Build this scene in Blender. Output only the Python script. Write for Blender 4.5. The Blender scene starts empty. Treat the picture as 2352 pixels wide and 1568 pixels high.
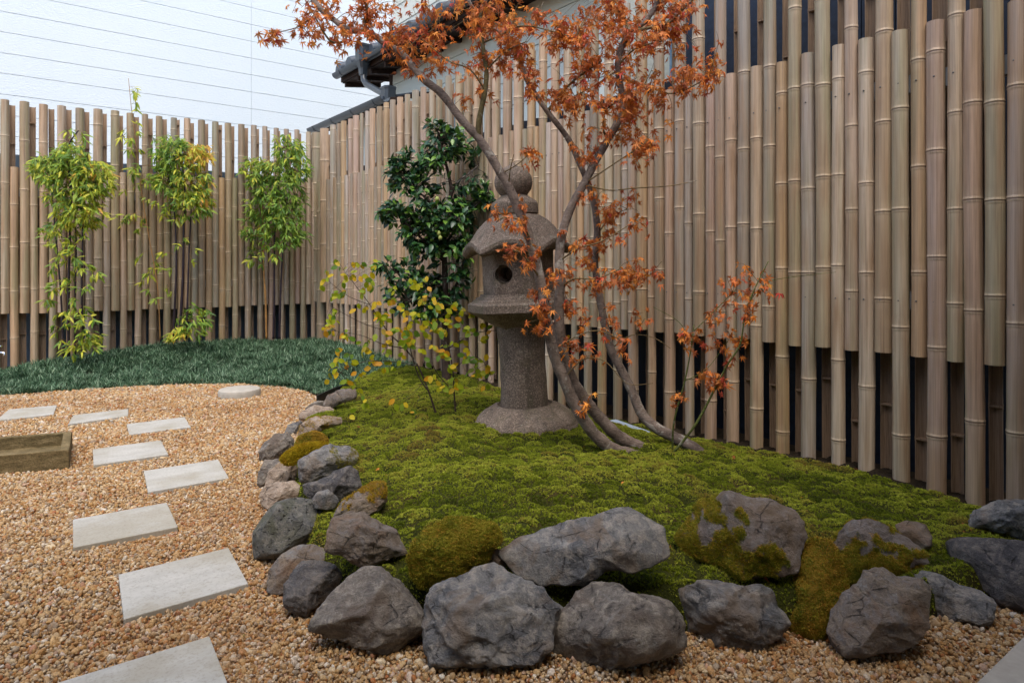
import bpy, bmesh, math, random
import numpy as np
from mathutils import Vector, Matrix, noise as mnoise
random.seed(7); rng = np.random.default_rng(7)
R = math.radians
SC = bpy.context.scene
COL = SC.collection

# ------------------------------------------------------------------ camera, light, exposure
FPX, CX, HY, EYE = 1450.0, 1176.0, 612.0, 0.90     # focal length, axis column, horizon row (2352 px wide frame), eye height in metres
K = EYE / 1.45
cam_d = bpy.data.cameras.new('camera'); cam = bpy.data.objects.new('camera', cam_d); COL.objects.link(cam)
cam.location = (0, 0, EYE); cam.rotation_euler = (R(90), 0, 0)
cam_d.sensor_width = 36; cam_d.lens = 36 * FPX / 2352; cam_d.shift_y = -(784 - HY) / 2352
cam_d.clip_start = 0.05; cam_d.clip_end = 400
SC.camera = cam
SUN_EL, SUN_AZ = 66, 176        # degrees; azimuth from +Y towards +X
world = bpy.data.worlds.new('World'); SC.world = world; world.use_nodes = True
wn = world.node_tree; wn.nodes.clear()
sky = wn.nodes.new('ShaderNodeTexSky'); sky.sky_type = 'NISHITA'; sky.sun_disc = False
sky.sun_elevation = R(SUN_EL); sky.sun_rotation = R(SUN_AZ); sky.air_density = 1.0; sky.dust_density = 3.0; sky.ozone_density = 1.0
bg = wn.nodes.new('ShaderNodeBackground'); bg.inputs[1].default_value = 0.15
wo = wn.nodes.new('ShaderNodeOutputWorld')
wn.links.new(sky.outputs[0], bg.inputs[0]); wn.links.new(bg.outputs[0], wo.inputs[0])
sun_d = bpy.data.lights.new('sun', 'SUN'); sun_d.energy = 0.85; sun_d.angle = R(38); sun_d.color = (1.0, 0.95, 0.87)
sun = bpy.data.objects.new('sun', sun_d); COL.objects.link(sun)
sdir = Vector((math.sin(R(SUN_AZ)) * math.cos(R(SUN_EL)), math.cos(R(SUN_AZ)) * math.cos(R(SUN_EL)), math.sin(R(SUN_EL))))
sun.rotation_euler = (-sdir).to_track_quat('-Z', 'Y').to_euler(); sun.location = (0, 0, 8)
SC.view_settings.view_transform = 'Standard'; SC.view_settings.look = 'None'
SC.view_settings.exposure = 1.2; SC.view_settings.gamma = 1.0; SC.view_settings.use_curve_mapping = False

# ------------------------------------------------------------------ measuring helpers
def G(x, y, z=0.0):
    Y = FPX * (EYE - z) / (y - HY); return Vector(((x - CX) * Y / FPX, Y, z))
def atY(x, y, Y): return Vector(((x - CX) * Y / FPX, Y, EYE - (y - HY) * Y / FPX))
NX = 2352 / 2880.0
P0 = Vector((2.74 * K, 3.70 * K)); DR = Vector((-.63, .777)).normalized(); NR = Vector((.777, .63)).normalized()
CORNER_T = 9.9 * K
PC = P0 + DR * CORNER_T
DB = Vector((-.801, -.598)).normalized(); NB = Vector((-.598, .801)).normalized()
def onR(x, w=0.0):
    a = (x - CX) / FPX; B = P0 + NR * w
    t = (B.x - a * B.y) / (a * DR.y - DR.x); return B + DR * t
def onB(x, w=0.0):
    a = (x - CX) / FPX; B = PC + NB * w
    s = (B.x - a * B.y) / (a * DB.y - DB.x); return B + DB * s
def zat(y, Y): return EYE - (y - HY) * Y / FPX
def R3(x, y, w=0.0): p = onR(x, w); return Vector((p.x, p.y, zat(y, p.y)))
def B3(x, y, w=0.0): p = onB(x, w); return Vector((p.x, p.y, zat(y, p.y)))

# ------------------------------------------------------------------ object helpers
def tag(o, label=None, cat=None, group=None, kind=None):
    if label: o['label'] = label
    if cat: o['category'] = cat
    if group: o['group'] = group
    if kind: o['kind'] = kind
    return o
def link(name, me, parent=None):
    o = bpy.data.objects.new(name, me); COL.objects.link(o)
    if parent is not None: o.parent = parent
    return o
def thing(name, label, cat, loc=(0, 0, 0), rz=0.0, group=None):
    o = bpy.data.objects.new(name, None); COL.objects.link(o); o.empty_display_size = .1
    o.location = loc; o.rotation_euler = (0, 0, rz); return tag(o, label, cat, group)
class MB:
    def __init__(s): s.v = []; s.f = []; s.m = []
    def add(s, v, f, mi=0):
        b = len(s.v); s.v.extend([tuple(p) for p in v]); s.f.extend([tuple(i + b for i in q) for q in f]); s.m.extend([mi] * len(f)); return s
    def box(s, c, sx, sy, sz, rz=0.0, mi=0, M=None):
        vs = []
        ca, sa = math.cos(rz), math.sin(rz)
        for z in (-1, 1):
            for x, y in ((-1, -1), (1, -1), (1, 1), (-1, 1)):
                X, Y = x * sx / 2, y * sy / 2
                p = Vector((c[0] + X * ca - Y * sa, c[1] + X * sa + Y * ca, c[2] + z * sz / 2))
                vs.append(M @ p if M else p)
        return s.add(vs, [(3, 2, 1, 0), (4, 5, 6, 7), (0, 1, 5, 4), (1, 2, 6, 5), (2, 3, 7, 6), (3, 0, 4, 7)], mi)
    def hexa(s, p8, mi=0):
        return s.add(p8, [(3, 2, 1, 0), (4, 5, 6, 7), (0, 1, 5, 4), (1, 2, 6, 5), (2, 3, 7, 6), (3, 0, 4, 7)], mi)
    def prism(s, poly, z0, z1, mi=0):
        n = len(poly); v = [(p[0], p[1], z0) for p in poly] + [(p[0], p[1], z1) for p in poly]
        f = [tuple(range(n - 1, -1, -1)), tuple(range(n, 2 * n))] + [(i, (i + 1) % n, n + (i + 1) % n, n + i) for i in range(n)]
        return s.add(v, f, mi)
    def tube(s, pts, rad, seg=8, mi=0, caps=True, jit=0.0):
        pts = [Vector(p) for p in pts]; n = len(pts)
        if not hasattr(rad, '__len__'): rad = [rad] * n
        vs = []; up = Vector((.13, .21, 1)).normalized()
        T0 = (pts[1] - pts[0]).normalized(); A = T0.orthogonal().normalized()
        for i in range(n):
            T = (pts[min(i + 1, n - 1)] - pts[max(i - 1, 0)])
            if T.length < 1e-9: T = T0
            T.normalize(); A = (A - T * A.dot(T)).normalized(); B = T.cross(A)
            for k in range(seg):
                a = 2 * math.pi * k / seg; r = rad[i] * (1 + (random.uniform(-jit, jit) if jit else 0))
                vs.append(pts[i] + (A * math.cos(a) + B * math.sin(a)) * r)
        f = [(i * seg + k, i * seg + (k + 1) % seg, (i + 1) * seg + (k + 1) % seg, (i + 1) * seg + k) for i in range(n - 1) for k in range(seg)]
        if caps: f += [tuple(range(seg - 1, -1, -1)), tuple(range((n - 1) * seg, n * seg))]
        return s.add(vs, f, mi)
    def lathe(s, prof, seg=24, fn=None, mi=0, c=(0, 0, 0)):
        vs = []
        for (r, z) in prof:
            for k in range(seg):
                a = 2 * math.pi * k / seg; rr, zz = (r, z) if fn is None else fn(a, r, z)
                vs.append((c[0] + rr * math.cos(a), c[1] + rr * math.sin(a), c[2] + zz))
        n = len(prof)
        f = [(i * seg + k, i * seg + (k + 1) % seg, (i + 1) * seg + (k + 1) % seg, (i + 1) * seg + k) for i in range(n - 1) for k in range(seg)]
        f += [tuple(range(seg - 1, -1, -1)), tuple(range((n - 1) * seg, n * seg))]
        return s.add(vs, f, mi)
    def mesh(s, name, mats, smooth=False, angle=None):
        me = bpy.data.meshes.new(name); me.from_pydata(s.v, [], s.f)
        for m in (mats if isinstance(mats, (list, tuple)) else [mats]): me.materials.append(m)
        if len(set(s.m)) > 1: me.polygons.foreach_set('material_index', s.m)
        if smooth: me.polygons.foreach_set('use_smooth', [True] * len(s.f))
        me.update()
        if smooth and angle: me.set_sharp_from_angle(angle=R(angle))
        return me
    def build(s, name, mats, parent=None, smooth=False, angle=None): return link(name, s.mesh(name, mats, smooth, angle), parent)
def bevel(o, w, seg=2, ang=30):
    md = o.modifiers.new('bevel', 'BEVEL'); md.width = w; md.segments = seg; md.limit_method = 'ANGLE'; md.angle_limit = R(ang); return o

# numpy 2-D value noise and jittered-cell distance
def _hash(ix, iy, s):
    h = (ix.astype(np.int64) * 374761393 + iy.astype(np.int64) * 668265263 + s * 1274126177) & 0x7fffffff
    h = ((h ^ (h >> 13)) * 1103515245) & 0x7fffffff; h = ((h ^ (h >> 15)) * 12345677) & 0x7fffffff
    return (h & 0xfffff) / float(0xfffff)
def vnoise(x, y, s=0):
    ix, iy = np.floor(x), np.floor(y); fx, fy = x - ix, y - iy; fx = fx * fx * (3 - 2 * fx); fy = fy * fy * (3 - 2 * fy)
    a, b, c, d = _hash(ix, iy, s), _hash(ix + 1, iy, s), _hash(ix, iy + 1, s), _hash(ix + 1, iy + 1, s)
    return (a * (1 - fx) + b * fx) * (1 - fy) + (c * (1 - fx) + d * fx) * fy
def fbm(x, y, s=0, o=4):
    r = 0; a = .5
    for i in range(o): r = r + a * vnoise(x * 2 ** i, y * 2 ** i, s + i); a *= .5
    return r
def cells(x, y, s=0):
    ix, iy = np.floor(x), np.floor(y); best = np.full(x.shape, 9.0); val = np.zeros(x.shape)
    for dx in (-1, 0, 1):
        for dy in (-1, 0, 1):
            cx, cy = ix + dx, iy + dy; px = cx + .15 + .7 * _hash(cx, cy, s); py = cy + .15 + .7 * _hash(cx, cy, s + 5)
            d = (px - x) ** 2 + (py - y) ** 2; m = d < best; best = np.where(m, d, best); val = np.where(m, _hash(cx, cy, s + 9), val)
    return np.sqrt(best), val
def inpoly(px, py, poly):
    ins = np.zeros(px.shape, bool); n = len(poly)
    for i in range(n):
        x0, y0 = poly[i]; x1, y1 = poly[(i + 1) % n]
        c = ((y0 > py) != (y1 > py)) & (px < (x1 - x0) * (py - y0) / ((y1 - y0) + 1e-12) + x0); ins ^= c
    return ins
def distpoly(px, py, poly, closed=True):
    best = np.full(px.shape, 1e9); n = len(poly)
    for i in range(n if closed else n - 1):
        ax, ay = poly[i]; bx, by = poly[(i + 1) % n]; dx, dy = bx - ax, by - ay; L = dx * dx + dy * dy + 1e-12
        t = np.clip(((px - ax) * dx + (py - ay) * dy) / L, 0, 1); best = np.minimum(best, np.hypot(px - ax - t * dx, py - ay - t * dy))
    return best

# ------------------------------------------------------------------ materials
def srgb(r, g, b):
    f = lambda c: ((c / 255 + .055) / 1.055) ** 2.4 if c > 10 else c / 255 / 12.92
    return (f(r), f(g), f(b), 1)
class NT:
    def __init__(s, name):
        s.m = bpy.data.materials.new(name); s.m.use_nodes = True; s.t = s.m.node_tree; s.b = s.t.nodes['Principled BSDF']; s.out = s.t.nodes['Material Output']
    def n(s, typ, **kw):
        nd = s.t.nodes.new(typ)
        for k, v in kw.items(): setattr(nd, k, v)
        return nd
    def l(s, a, b): s.t.links.new(a, b)
    def coord(s, kind='Object', scale=(1, 1, 1), off=None):
        tc = s.n('ShaderNodeTexCoord'); mp = s.n('ShaderNodeMapping'); mp.inputs['Scale'].default_value = scale
        s.l(tc.outputs[kind], mp.inputs['Vector'])
        if off is not None: s.l(off, mp.inputs['Location'])
        return mp.outputs[0]
    def noise(s, v, scale, detail=4, rough=.55, dist=0):
        nd = s.n('ShaderNodeTexNoise'); nd.inputs['Scale'].default_value = scale; nd.inputs['Detail'].default_value = detail
        nd.inputs['Roughness'].default_value = rough; nd.inputs['Distortion'].default_value = dist
        if v is not None: s.l(v, nd.inputs['Vector'])
        return nd.outputs['Fac']
    def voro(s, v, scale, feat='F1', out='Distance'):
        nd = s.n('ShaderNodeTexVoronoi'); nd.feature = feat; nd.inputs['Scale'].default_value = scale; s.l(v, nd.inputs['Vector']); return nd.outputs[out]
    def ramp(s, f, stops, interp='LINEAR'):
        nd = s.n('ShaderNodeValToRGB'); cr = nd.color_ramp; cr.interpolation = interp
        while len(cr.elements) < len(stops): cr.elements.new(.5)
        for e, (p, c) in zip(cr.elements, stops):
            e.position = p; e.color = c if hasattr(c, '__len__') else (c, c, c, 1)
        s.l(f, nd.inputs[0]); return nd.outputs[0]
    def mix(s, f, a, b, mode='MIX'):
        nd = s.n('ShaderNodeMix', data_type='RGBA', blend_type=mode)
        for sock, val in ((nd.inputs[0], f), (nd.inputs[6], a), (nd.inputs[7], b)):
            if hasattr(val, 'is_linked') or hasattr(val, 'links'): s.l(val, sock)
            else: sock.default_value = val
        return nd.outputs[2]
    def math(s, op, a, b=0.0):
        nd = s.n('ShaderNodeMath', operation=op)
        for i, val in enumerate((a, b)):
            if hasattr(val, 'links'): s.l(val, nd.inputs[i])
            else: nd.inputs[i].default_value = val
        return nd.outputs[0]
    def orand(s): return s.n('ShaderNodeObjectInfo').outputs['Random']
    def lrand(s): return s.math('FRACT', s.math('ADD', s.orand(), s.n('ShaderNodeNewGeometry').outputs['Random Per Island']))
    def attr(s, name): return s.n('ShaderNodeAttribute', attribute_name=name).outputs['Fac']
    def bump(s, h, strength=.3, dist=.01, prev=None):
        nd = s.n('ShaderNodeBump'); nd.inputs['Strength'].default_value = strength; nd.inputs['Distance'].default_value = dist; s.l(h, nd.inputs['Height'])
        if prev is not None: s.l(prev, nd.inputs['Normal'])
        s.l(nd.outputs[0], s.b.inputs['Normal']); return nd.outputs[0]
    def col(s, c):
        if hasattr(c, 'links'): s.l(c, s.b.inputs['Base Color'])
        else: s.b.inputs['Base Color'].default_value = c
        return s
    def rough(s, r, spec=None):
        if hasattr(r, 'links'): s.l(r, s.b.inputs['Roughness'])
        else: s.b.inputs['Roughness'].default_value = r
        if spec is not None: s.b.inputs['Specular IOR Level'].default_value = spec
        return s
    def translucent(s, color, amt):
        tr = s.n('ShaderNodeBsdfTranslucent'); mx = s.n('ShaderNodeMixShader'); mx.inputs[0].default_value = amt
        if hasattr(color, 'links'): s.l(color, tr.inputs[0])
        else: tr.inputs[0].default_value = color
        s.l(s.b.outputs[0], mx.inputs[1]); s.l(tr.outputs[0], mx.inputs[2]); s.l(mx.outputs[0], s.out.inputs[0])

def m_bamboo():
    m = NT('bamboo_skin'); r = m.orand()
    off = m.math('MULTIPLY', r, 37.0)
    streak = m.noise(m.coord('Object', (14, 14, .9), off), 2.2, 6, .65)
    blot = m.noise(m.coord('Object', (1.2, 1.2, 1.6), off), 1.4, 3, .5)
    pal = m.ramp(r, [(0, srgb(212, 194, 170)), (.12, srgb(166, 154, 122)), (.25, srgb(204, 172, 142)), (.38, srgb(194, 182, 168)), (.5, srgb(144, 132, 114)), (.62, srgb(198, 164, 118)), (.74, srgb(192, 164, 146)), (.86, srgb(150, 146, 128)), (1, srgb(204, 180, 150))])
    pal2 = m.mix(m.ramp(blot, [(.42, 0), (.70, .9)]), pal, srgb(168, 138, 106))
    grn = m.mix(m.ramp(m.noise(m.coord('Object', (1, 1, 1), m.math('MULTIPLY', r, 91.0)), .9, 2), [(.52, 0), (.72, .6)]), pal2, srgb(140, 140, 104))
    c = m.mix(m.ramp(streak, [(.3, .5), (.62, 0)]), grn, m.mix(1.0, grn, srgb(160, 140, 122), 'MULTIPLY'))
    scr = m.noise(m.coord('Object', (3, 3, 26), off), 3.0, 5, .8)
    c = m.mix(m.ramp(scr, [(.70, 0), (.78, .5)]), c, srgb(92, 74, 58))
    spots = m.noise(m.coord('Object', (30, 30, 14), off), 2.0, 2, .5)
    c = m.mix(m.ramp(spots, [(.70, 0), (.76, .45)]), c, srgb(96, 72, 48))
    c = m.mix(m.math('MULTIPLY', m.attr('ridge'), .6), c, srgb(212, 190, 158))
    c = m.mix(m.math('MULTIPLY', m.attr('groove'), .7), c, srgb(74, 54, 40))
    dirt = m.noise(m.coord('Object', (2.5, 2.5, .7), off), 2.0, 6, .7); c = m.mix(m.ramp(dirt, [(.50, 0), (.68, .55)]), c, srgb(112, 92, 72))
    gi = m.ramp(m.n('ShaderNodeNewGeometry').outputs['Position'] if False else m.noise(m.coord('Object', (5, 5, 3), off), 1.2, 3), [(.3, .9), (.7, 1.08)])
    c = m.mix(1.0, c, gi, 'MULTIPLY')
    m.col(c).rough(m.ramp(blot, [(.3, .34), (.7, .55)]), .5); m.bump(streak, .25, .002); return m.m
def m_inside():
    m = NT('bamboo_inside'); off = m.math('MULTIPLY', m.orand(), 21.0)
    s1 = m.noise(m.coord('Object', (10, 10, 1), off), 2.5, 5, .7); s2 = m.noise(m.coord('Object', (6, 6, 3), off), 3, 4, .7)
    c = m.ramp(s1, [(.3, srgb(134, 110, 88)), (.6, srgb(170, 144, 118)), (.8, srgb(186, 162, 136))])
    c = m.mix(m.ramp(s2, [(.5, 0), (.7, .6)]), c, srgb(74, 58, 44)); m.col(c).rough(.85, .2); m.bump(s2, .4, .003); return m.m
def m_plain(name, c, rough=.6, spec=.4, metal=0.0, nscale=12, namt=.15, bump=.15, dist=.003):
    m = NT(name); v = m.coord('Object'); n1 = m.noise(v, nscale, 6, .6)
    d = tuple(x * (1 - namt) for x in c[:3]) + (1,); e = tuple(min(1, x * (1 + namt)) for x in c[:3]) + (1,)
    m.col(m.ramp(n1, [(.3, d), (.7, e)])).rough(rough, spec); m.b.inputs['Metallic'].default_value = metal; m.bump(n1, bump, dist); return m.m
def m_rock(name, ca, cb, cc, vein=None, stain=None, moss=0.0, mossc=None, pores=False, rough=.78):
    m = NT(name); off = m.math('MULTIPLY', m.orand(), 17.0); v = m.coord('Object', (1, 1, 1), off)
    big = m.noise(v, 8, 6, .62, .5); mid = m.noise(v, 34, 8, .72, .4); fine = m.noise(v, 210, 6, .75)
    c = m.mix(m.ramp(big, [(.35, 0), (.65, 1)]), ca, cb)
    c = m.mix(m.ramp(mid, [(.48, 0), (.60, .85)]), c, cc)
    c = m.mix(m.ramp(mid, [(.36, .6), (.44, 0)]), c, m.mix(1.0, c, (.42, .40, .38, 1), 'MULTIPLY'))
    c = m.mix(m.ramp(fine, [(.35, .45), (.6, 0)]), c, m.mix(1.0, c, (.4, .4, .42, 1), 'MULTIPLY'))
    c = m.mix(m.ramp(fine, [(.60, 0), (.70, .5)]), c, srgb(178, 172, 164))
    lich = m.noise(v, 16, 5, .7, .8)
    c = m.mix(m.ramp(lich, [(.60, 0), (.68, .35)]), c, srgb(150, 152, 148))
    if vein:
        w = m.n('ShaderNodeTexWave'); w.bands_direction = 'DIAGONAL'; w.inputs['Scale'].default_value = 5; w.inputs['Distortion'].default_value = 14; w.inputs['Detail'].default_value = 4
        m.l(v, w.inputs['Vector']); c = m.mix(m.ramp(w.outputs['Fac'], [(.965, 0), (.995, .35)]), c, vein)
    if stain:
        st = m.noise(v, 9, 4, .6, 1.2); c = m.mix(m.ramp(st, [(.50, 0), (.66, .75)]), c, stain)
    hb = m.math('ADD', m.math('MULTIPLY', mid, .7), m.math('MULTIPLY', fine, .35))
    crack = m.voro(m.coord('Object', (1, 1, 1.8), off), 13, 'DISTANCE_TO_EDGE')
    cm = m.ramp(m.math('ADD', crack, m.math('MULTIPLY', mid, .16)), [(.07, 0), (.09, 1)])
    gate = m.ramp(big, [(.46, 1), (.56, 0)])
    cm2 = m.mix(gate, (1, 1, 1, 1), cm)
    c = m.mix(m.ramp(cm2, [(0, .55), (1, 0)]), c, srgb(48, 42, 38))
    if pores:
        po = m.ramp(m.voro(v, 60), [(.12, 0), (.24, 1)]); hb = m.math('ADD', hb, m.math('MULTIPLY', po, .5)); c = m.mix(m.ramp(po, [(0, .7), (1, 0)]), c, srgb(40, 38, 36))
    if moss:
        gz = m.n('ShaderNodeSeparateXYZ'); m.l(m.n('ShaderNodeNewGeometry').outputs['Normal'], gz.inputs[0])
        mm = m.math('ADD', m.noise(v, 8, 5, .65), m.math('MULTIPLY', gz.outputs[2], .16))
        c = m.mix(m.ramp(mm, [(.62 - moss * .25, 0), (.70 - moss * .25, .92)]), c, m.ramp(mid, [(.3, tuple(x * .55 for x in mossc[:3]) + (1,)), (.7, mossc)]))
    m.col(c).rough(m.ramp(mid, [(.3, rough - .22), (.7, rough + .02)]), .45)
    b1 = m.bump(hb, 1.0, .014); m.bump(cm2, .7, .010, b1); return m.m
def m_leaf(name, stops, rough=.5, spec=.4, trans=.25, coat=0.0, vein=True):
    m = NT(name); r = m.lrand(); c = m.ramp(r, stops)
    n1 = m.noise(m.coord('Object'), 60, 3, .6)
    c2 = m.mix(m.ramp(n1, [(.4, .3), (.65, 0)]), c, m.mix(1.0, c, (.55, .5, .45, 1), 'MULTIPLY'))
    m.col(c2).rough(rough, spec)
    if coat: m.b.inputs['Coat Weight'].default_value = coat; m.b.inputs['Coat Roughness'].default_value = .22
    m.bump(n1, .2, .002)
    if trans: m.translucent(c2, trans)
    return m.m
def m_wood(name, ca, cb, rough=.85):
    m = NT(name); v = m.coord('Object', (1, 1, 1)); n1 = m.noise(v, 22, 6, .7, .6); n2 = m.noise(m.coord('Object', (1, 1, 5)), 55, 4, .6)
    c = m.ramp(n1, [(.32, ca), (.62, cb)]); n3 = m.noise(v, 11, 5, .75, 1.0); c = m.mix(m.ramp(n3, [(.56, 0), (.62, .7)]), c, srgb(156, 152, 142)); c = m.mix(m.ramp(n3, [(.36, .6), (.44, 0)]), c, srgb(58, 48, 40)); c = m.mix(m.ramp(n2, [(.3, .5), (.5, 0)]), c, m.mix(1.0, c, (.45, .42, .4, 1), 'MULTIPLY'))
    m.col(c).rough(rough, .25); m.bump(m.math('ADD', n1, n2), .9, .005); return m.m

M = {}
M['bamboo'] = m_bamboo(); M['inside'] = m_inside()
M['rail'] = m_plain('rail_grey', srgb(150, 150, 146), .6)
M['nail'] = m_plain('nail_steel', srgb(110, 108, 104), .35, .5, .9)
M['black_sheet'] = m_plain('dark_sheet', srgb(34, 38, 48), .5, .4)
M['navy_wall'] = m_plain('charred_board', srgb(34, 44, 60), .6, .35, 0, 30, .3, .5, .004)
M['blue_sheet'] = m_plain('blue_sheet', srgb(104, 132, 156), .5, .4)
M['low_wall'] = m_plain('blue_grey_sheet', srgb(88, 104, 118), .6)
def m_white():
    m = NT('white_siding'); v = m.coord('Object'); a = m.noise(m.coord('Object', (6, 6, 18)), 4, 5, .7); b = m.noise(v, .5, 3)
    m.col(m.ramp(b, [(.3, (.72, .80, .83, 1)), (.7, (.76, .83, .85, 1))])).rough(.55, .3); m.bump(a, .6, .012); return m.m
M['white'] = m_white()
def m_clap():
    m = NT('cream_siding'); a = m.noise(m.coord('Object', (.6, .6, 22)), 6, 5, .7); b = m.noise(m.coord('Object'), 1.2, 3)
    m.col(m.ramp(b, [(.3, srgb(196, 202, 196)), (.7, srgb(214, 218, 208))])).rough(.6, .3); m.bump(a, .6, .006); return m.m
M['clap'] = m_clap()
M['gutter'] = m_plain('gutter_plastic', srgb(50, 56, 62), .32, .5, 0, 5, .12, .05)
M['tile_roof'] = m_plain('roof_tile', srgb(60, 68, 78), .42, .5, 0, 14, .2, .2)
M['dark_wood'] = m_plain('dark_timber', srgb(52, 36, 28), .75, .3, 0, 20, .35, .4)
M['glass'] = m_plain('window_glass', srgb(120, 150, 160), .15, .6, 0, 3, .1, 0)
M['frame'] = m_plain('window_frame', srgb(120, 112, 104), .5)
M['chrome'] = m_plain('chrome', srgb(210, 212, 214), .12, .5, 1.0, 5, .05, 0)
M['plastic'] = m_plain('black_plastic', srgb(26, 28, 30), .5)
def m_granite():
    m = NT('lantern_granite'); v = m.coord('Object'); a = m.noise(v, 4.5, 4, .6, .4); f = m.noise(v, 150, 3, .6); vo = m.voro(v, 210)
    c = m.ramp(a, [(.3, srgb(92, 82, 72)), (.5, srgb(114, 101, 89)), (.72, srgb(134, 121, 106))])
    c = m.mix(m.ramp(f, [(.36, .6), (.5, 0)]), c, srgb(64, 54, 48)); stk = m.noise(m.coord('Object', (7, 7, 1.1)), 3.5, 6, .7); c = m.mix(m.ramp(stk, [(.5, 0), (.66, .6)]), c, srgb(70, 64, 54)); lic = m.noise(v, 19, 6, .75, 1.2); c = m.mix(m.ramp(lic, [(.60, 0), (.65, .5)]), c, srgb(156, 154, 138)); c = m.mix(m.ramp(f, [(.55, 0), (.64, .6)]), c, srgb(170, 152, 136))
    st = m.noise(v, 7, 4, .6, .8); c = m.mix(m.ramp(st, [(.52, 0), (.68, .55)]), c, srgb(78, 74, 52))
    m.col(c).rough(.88, .3); b1 = m.bump(f, .65, .004); m.bump(m.noise(v, 40, 5, .7), .5, .006, b1); return m.m
M['granite'] = m_granite()
def m_tile():
    m = NT('travertine'); off = m.math('MULTIPLY', m.orand(), 13.0); a = m.noise(m.coord('Object', (2.5, 7, 1), off), 3.5, 8, .72); b = m.noise(m.coord('Object', (1, 1, 1), off), 5, 4)
    c = m.ramp(a, [(.3, srgb(164, 162, 154)), (.5, srgb(175, 173, 165)), (.7, srgb(184, 182, 174))]); c = m.mix(m.ramp(b, [(.42, 0), (.62, .6)]), c, srgb(148, 140, 120))
    sp_n = m.noise(m.coord('Object', (1, 1, 1), off), 130, 5, .7); c = m.mix(m.ramp(sp_n, [(.36, .4), (.5, 0)]), c, srgb(124, 118, 104)); p = m.noise(m.coord('Object', (40, 90, 10), off), 2.2, 3, .6); pm = m.ramp(p, [(.70, 0), (.74, 1)]); c = m.mix(m.math('MULTIPLY', pm, .65), c, srgb(104, 96, 84))
    m.col(c).rough(.7, .3); m.bump(m.math('SUBTRACT', a, pm), .3, .002); return m.m
M['tile'] = m_tile()
M['concrete'] = m_plain('concrete', srgb(168, 162, 150), .85, .25, 0, 26, .14, .3)
def m_trough():
    m = NT('trough_stone'); v = m.coord('Object'); a = m.noise(m.coord('Object', (2, 2, 7)), 6, 6, .65); f = m.noise(v, 140, 4, .7)
    c = m.ramp(a, [(.3, srgb(82, 72, 46)), (.55, srgb(124, 108, 76)), (.8, srgb(158, 142, 108))]); c = m.mix(m.ramp(f, [(.35, .5), (.55, 0)]), c, srgb(58, 52, 34))
    m.col(c).rough(.9, .2); m.bump(m.math('ADD', a, f), .6, .006); return m.m
M['trough'] = m_trough()
def m_gravelbase():
    m = NT('gravel_bed'); v = m.coord('Object'); cc = m.voro(v, 95, 'F1', 'Color'); d = m.voro(v, 95)
    bw = m.n('ShaderNodeRGBToBW'); m.l(cc, bw.inputs[0])
    c = m.ramp(bw.outputs[0], [(.15, srgb(132, 92, 56)), (.4, srgb(176, 132, 88)), (.6, srgb(200, 164, 122)), (.85, srgb(206, 190, 168))])
    c = m.mix(m.ramp(d, [(.35, 0), (.75, .8)]), c, srgb(80, 56, 36)); m.col(c).rough(.8, .3); m.bump(d, -.6, .01); return m.m
M['gravel_bed'] = m_gravelbase()
def m_pebble():
    m = NT('pebble'); r = m.orand(); c = m.ramp(r, [(0, srgb(156, 106, 52)), (.1, srgb(182, 144, 90)), (.22, srgb(196, 168, 124)), (.34, srgb(160, 120, 70)), (.46, srgb(208, 192, 160)), (.58, srgb(176, 144, 98)), (.70, srgb(216, 211, 196)), (.80, srgb(158, 92, 42)), (.88, srgb(194, 160, 110)), (.94, srgb(160, 150, 134)), (1, srgb(122, 96, 68))])
    n1 = m.noise(m.coord('Object'), 1.6, 4, .6); c = m.mix(m.ramp(n1, [(.4, 0), (.65, .5)]), c, srgb(152, 118, 74)); lo = m.noise(m.n('ShaderNodeObjectInfo').outputs['Location'], 1.6, 3, .6); c = m.mix(m.ramp(lo, [(.4, 0), (.62, .45)]), c, m.mix(1.0, c, srgb(206, 176, 140), 'MULTIPLY')); m.col(c).rough(.62, .35); m.bump(n1, .3, .05); return m.m
M['pebble'] = m_pebble()
def m_soil():
    m = NT('dark_soil'); n1 = m.noise(m.coord('Object'), 40, 6, .7); m.col(m.ramp(n1, [(.3, srgb(26, 22, 16)), (.6, srgb(48, 40, 30)), (.8, srgb(74, 62, 48))])).rough(.95, .1); m.bump(n1, .8, .01); return m.m
M['soil'] = m_soil()
def m_mossbed():
    m = NT('moss_bed'); v = m.coord('Object'); a = m.noise(v, 7, 4, .6); f = m.noise(v, 160, 3, .7)
    c = m.ramp(a, [(.3, srgb(42, 46, 16)), (.5, srgb(58, 60, 22)), (.7, srgb(70, 58, 32))]); c = m.mix(m.ramp(f, [(.35, .7), (.6, 0)]), c, srgb(22, 30, 8))
    m.col(c).rough(.95, .1); m.bump(f, .8, .006); return m.m
M['moss_bed'] = m_mossbed()
def m_moss(name, stops, loc_scale=5.5, sat=1):
    m = NT(name); oi = m.n('ShaderNodeObjectInfo'); a = m.noise(oi.outputs['Location'], loc_scale, 3, .55); b = m.noise(oi.outputs['Location'], 17, 2, .5)
    f = m.math('ADD', m.math('ADD', m.math('MULTIPLY', a, .75), m.math('MULTIPLY', b, .45)), m.math('MULTIPLY', m.math('SUBTRACT', oi.outputs['Random'], .5), .28))
    c = m.ramp(f, stops); m.col(c).rough(.75, .2); m.translucent(c, .3); return m.m
def m_moss2():
    m = NT('moss'); at_ = m.n('ShaderNodeAttribute', attribute_name='tone'); at_.attribute_type = 'INSTANCER'
    c = m.ramp(at_.outputs['Fac'], [(.04, srgb(58, 68, 18)), (.22, srgb(99, 112, 26)), (.42, srgb(138, 149, 38)), (.60, srgb(174, 180, 66)), (.76, srgb(146, 134, 54)), (.92, srgb(134, 106, 60))]); m.col(c).rough(.75, .2); m.translucent(c, .3); return m.m
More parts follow.
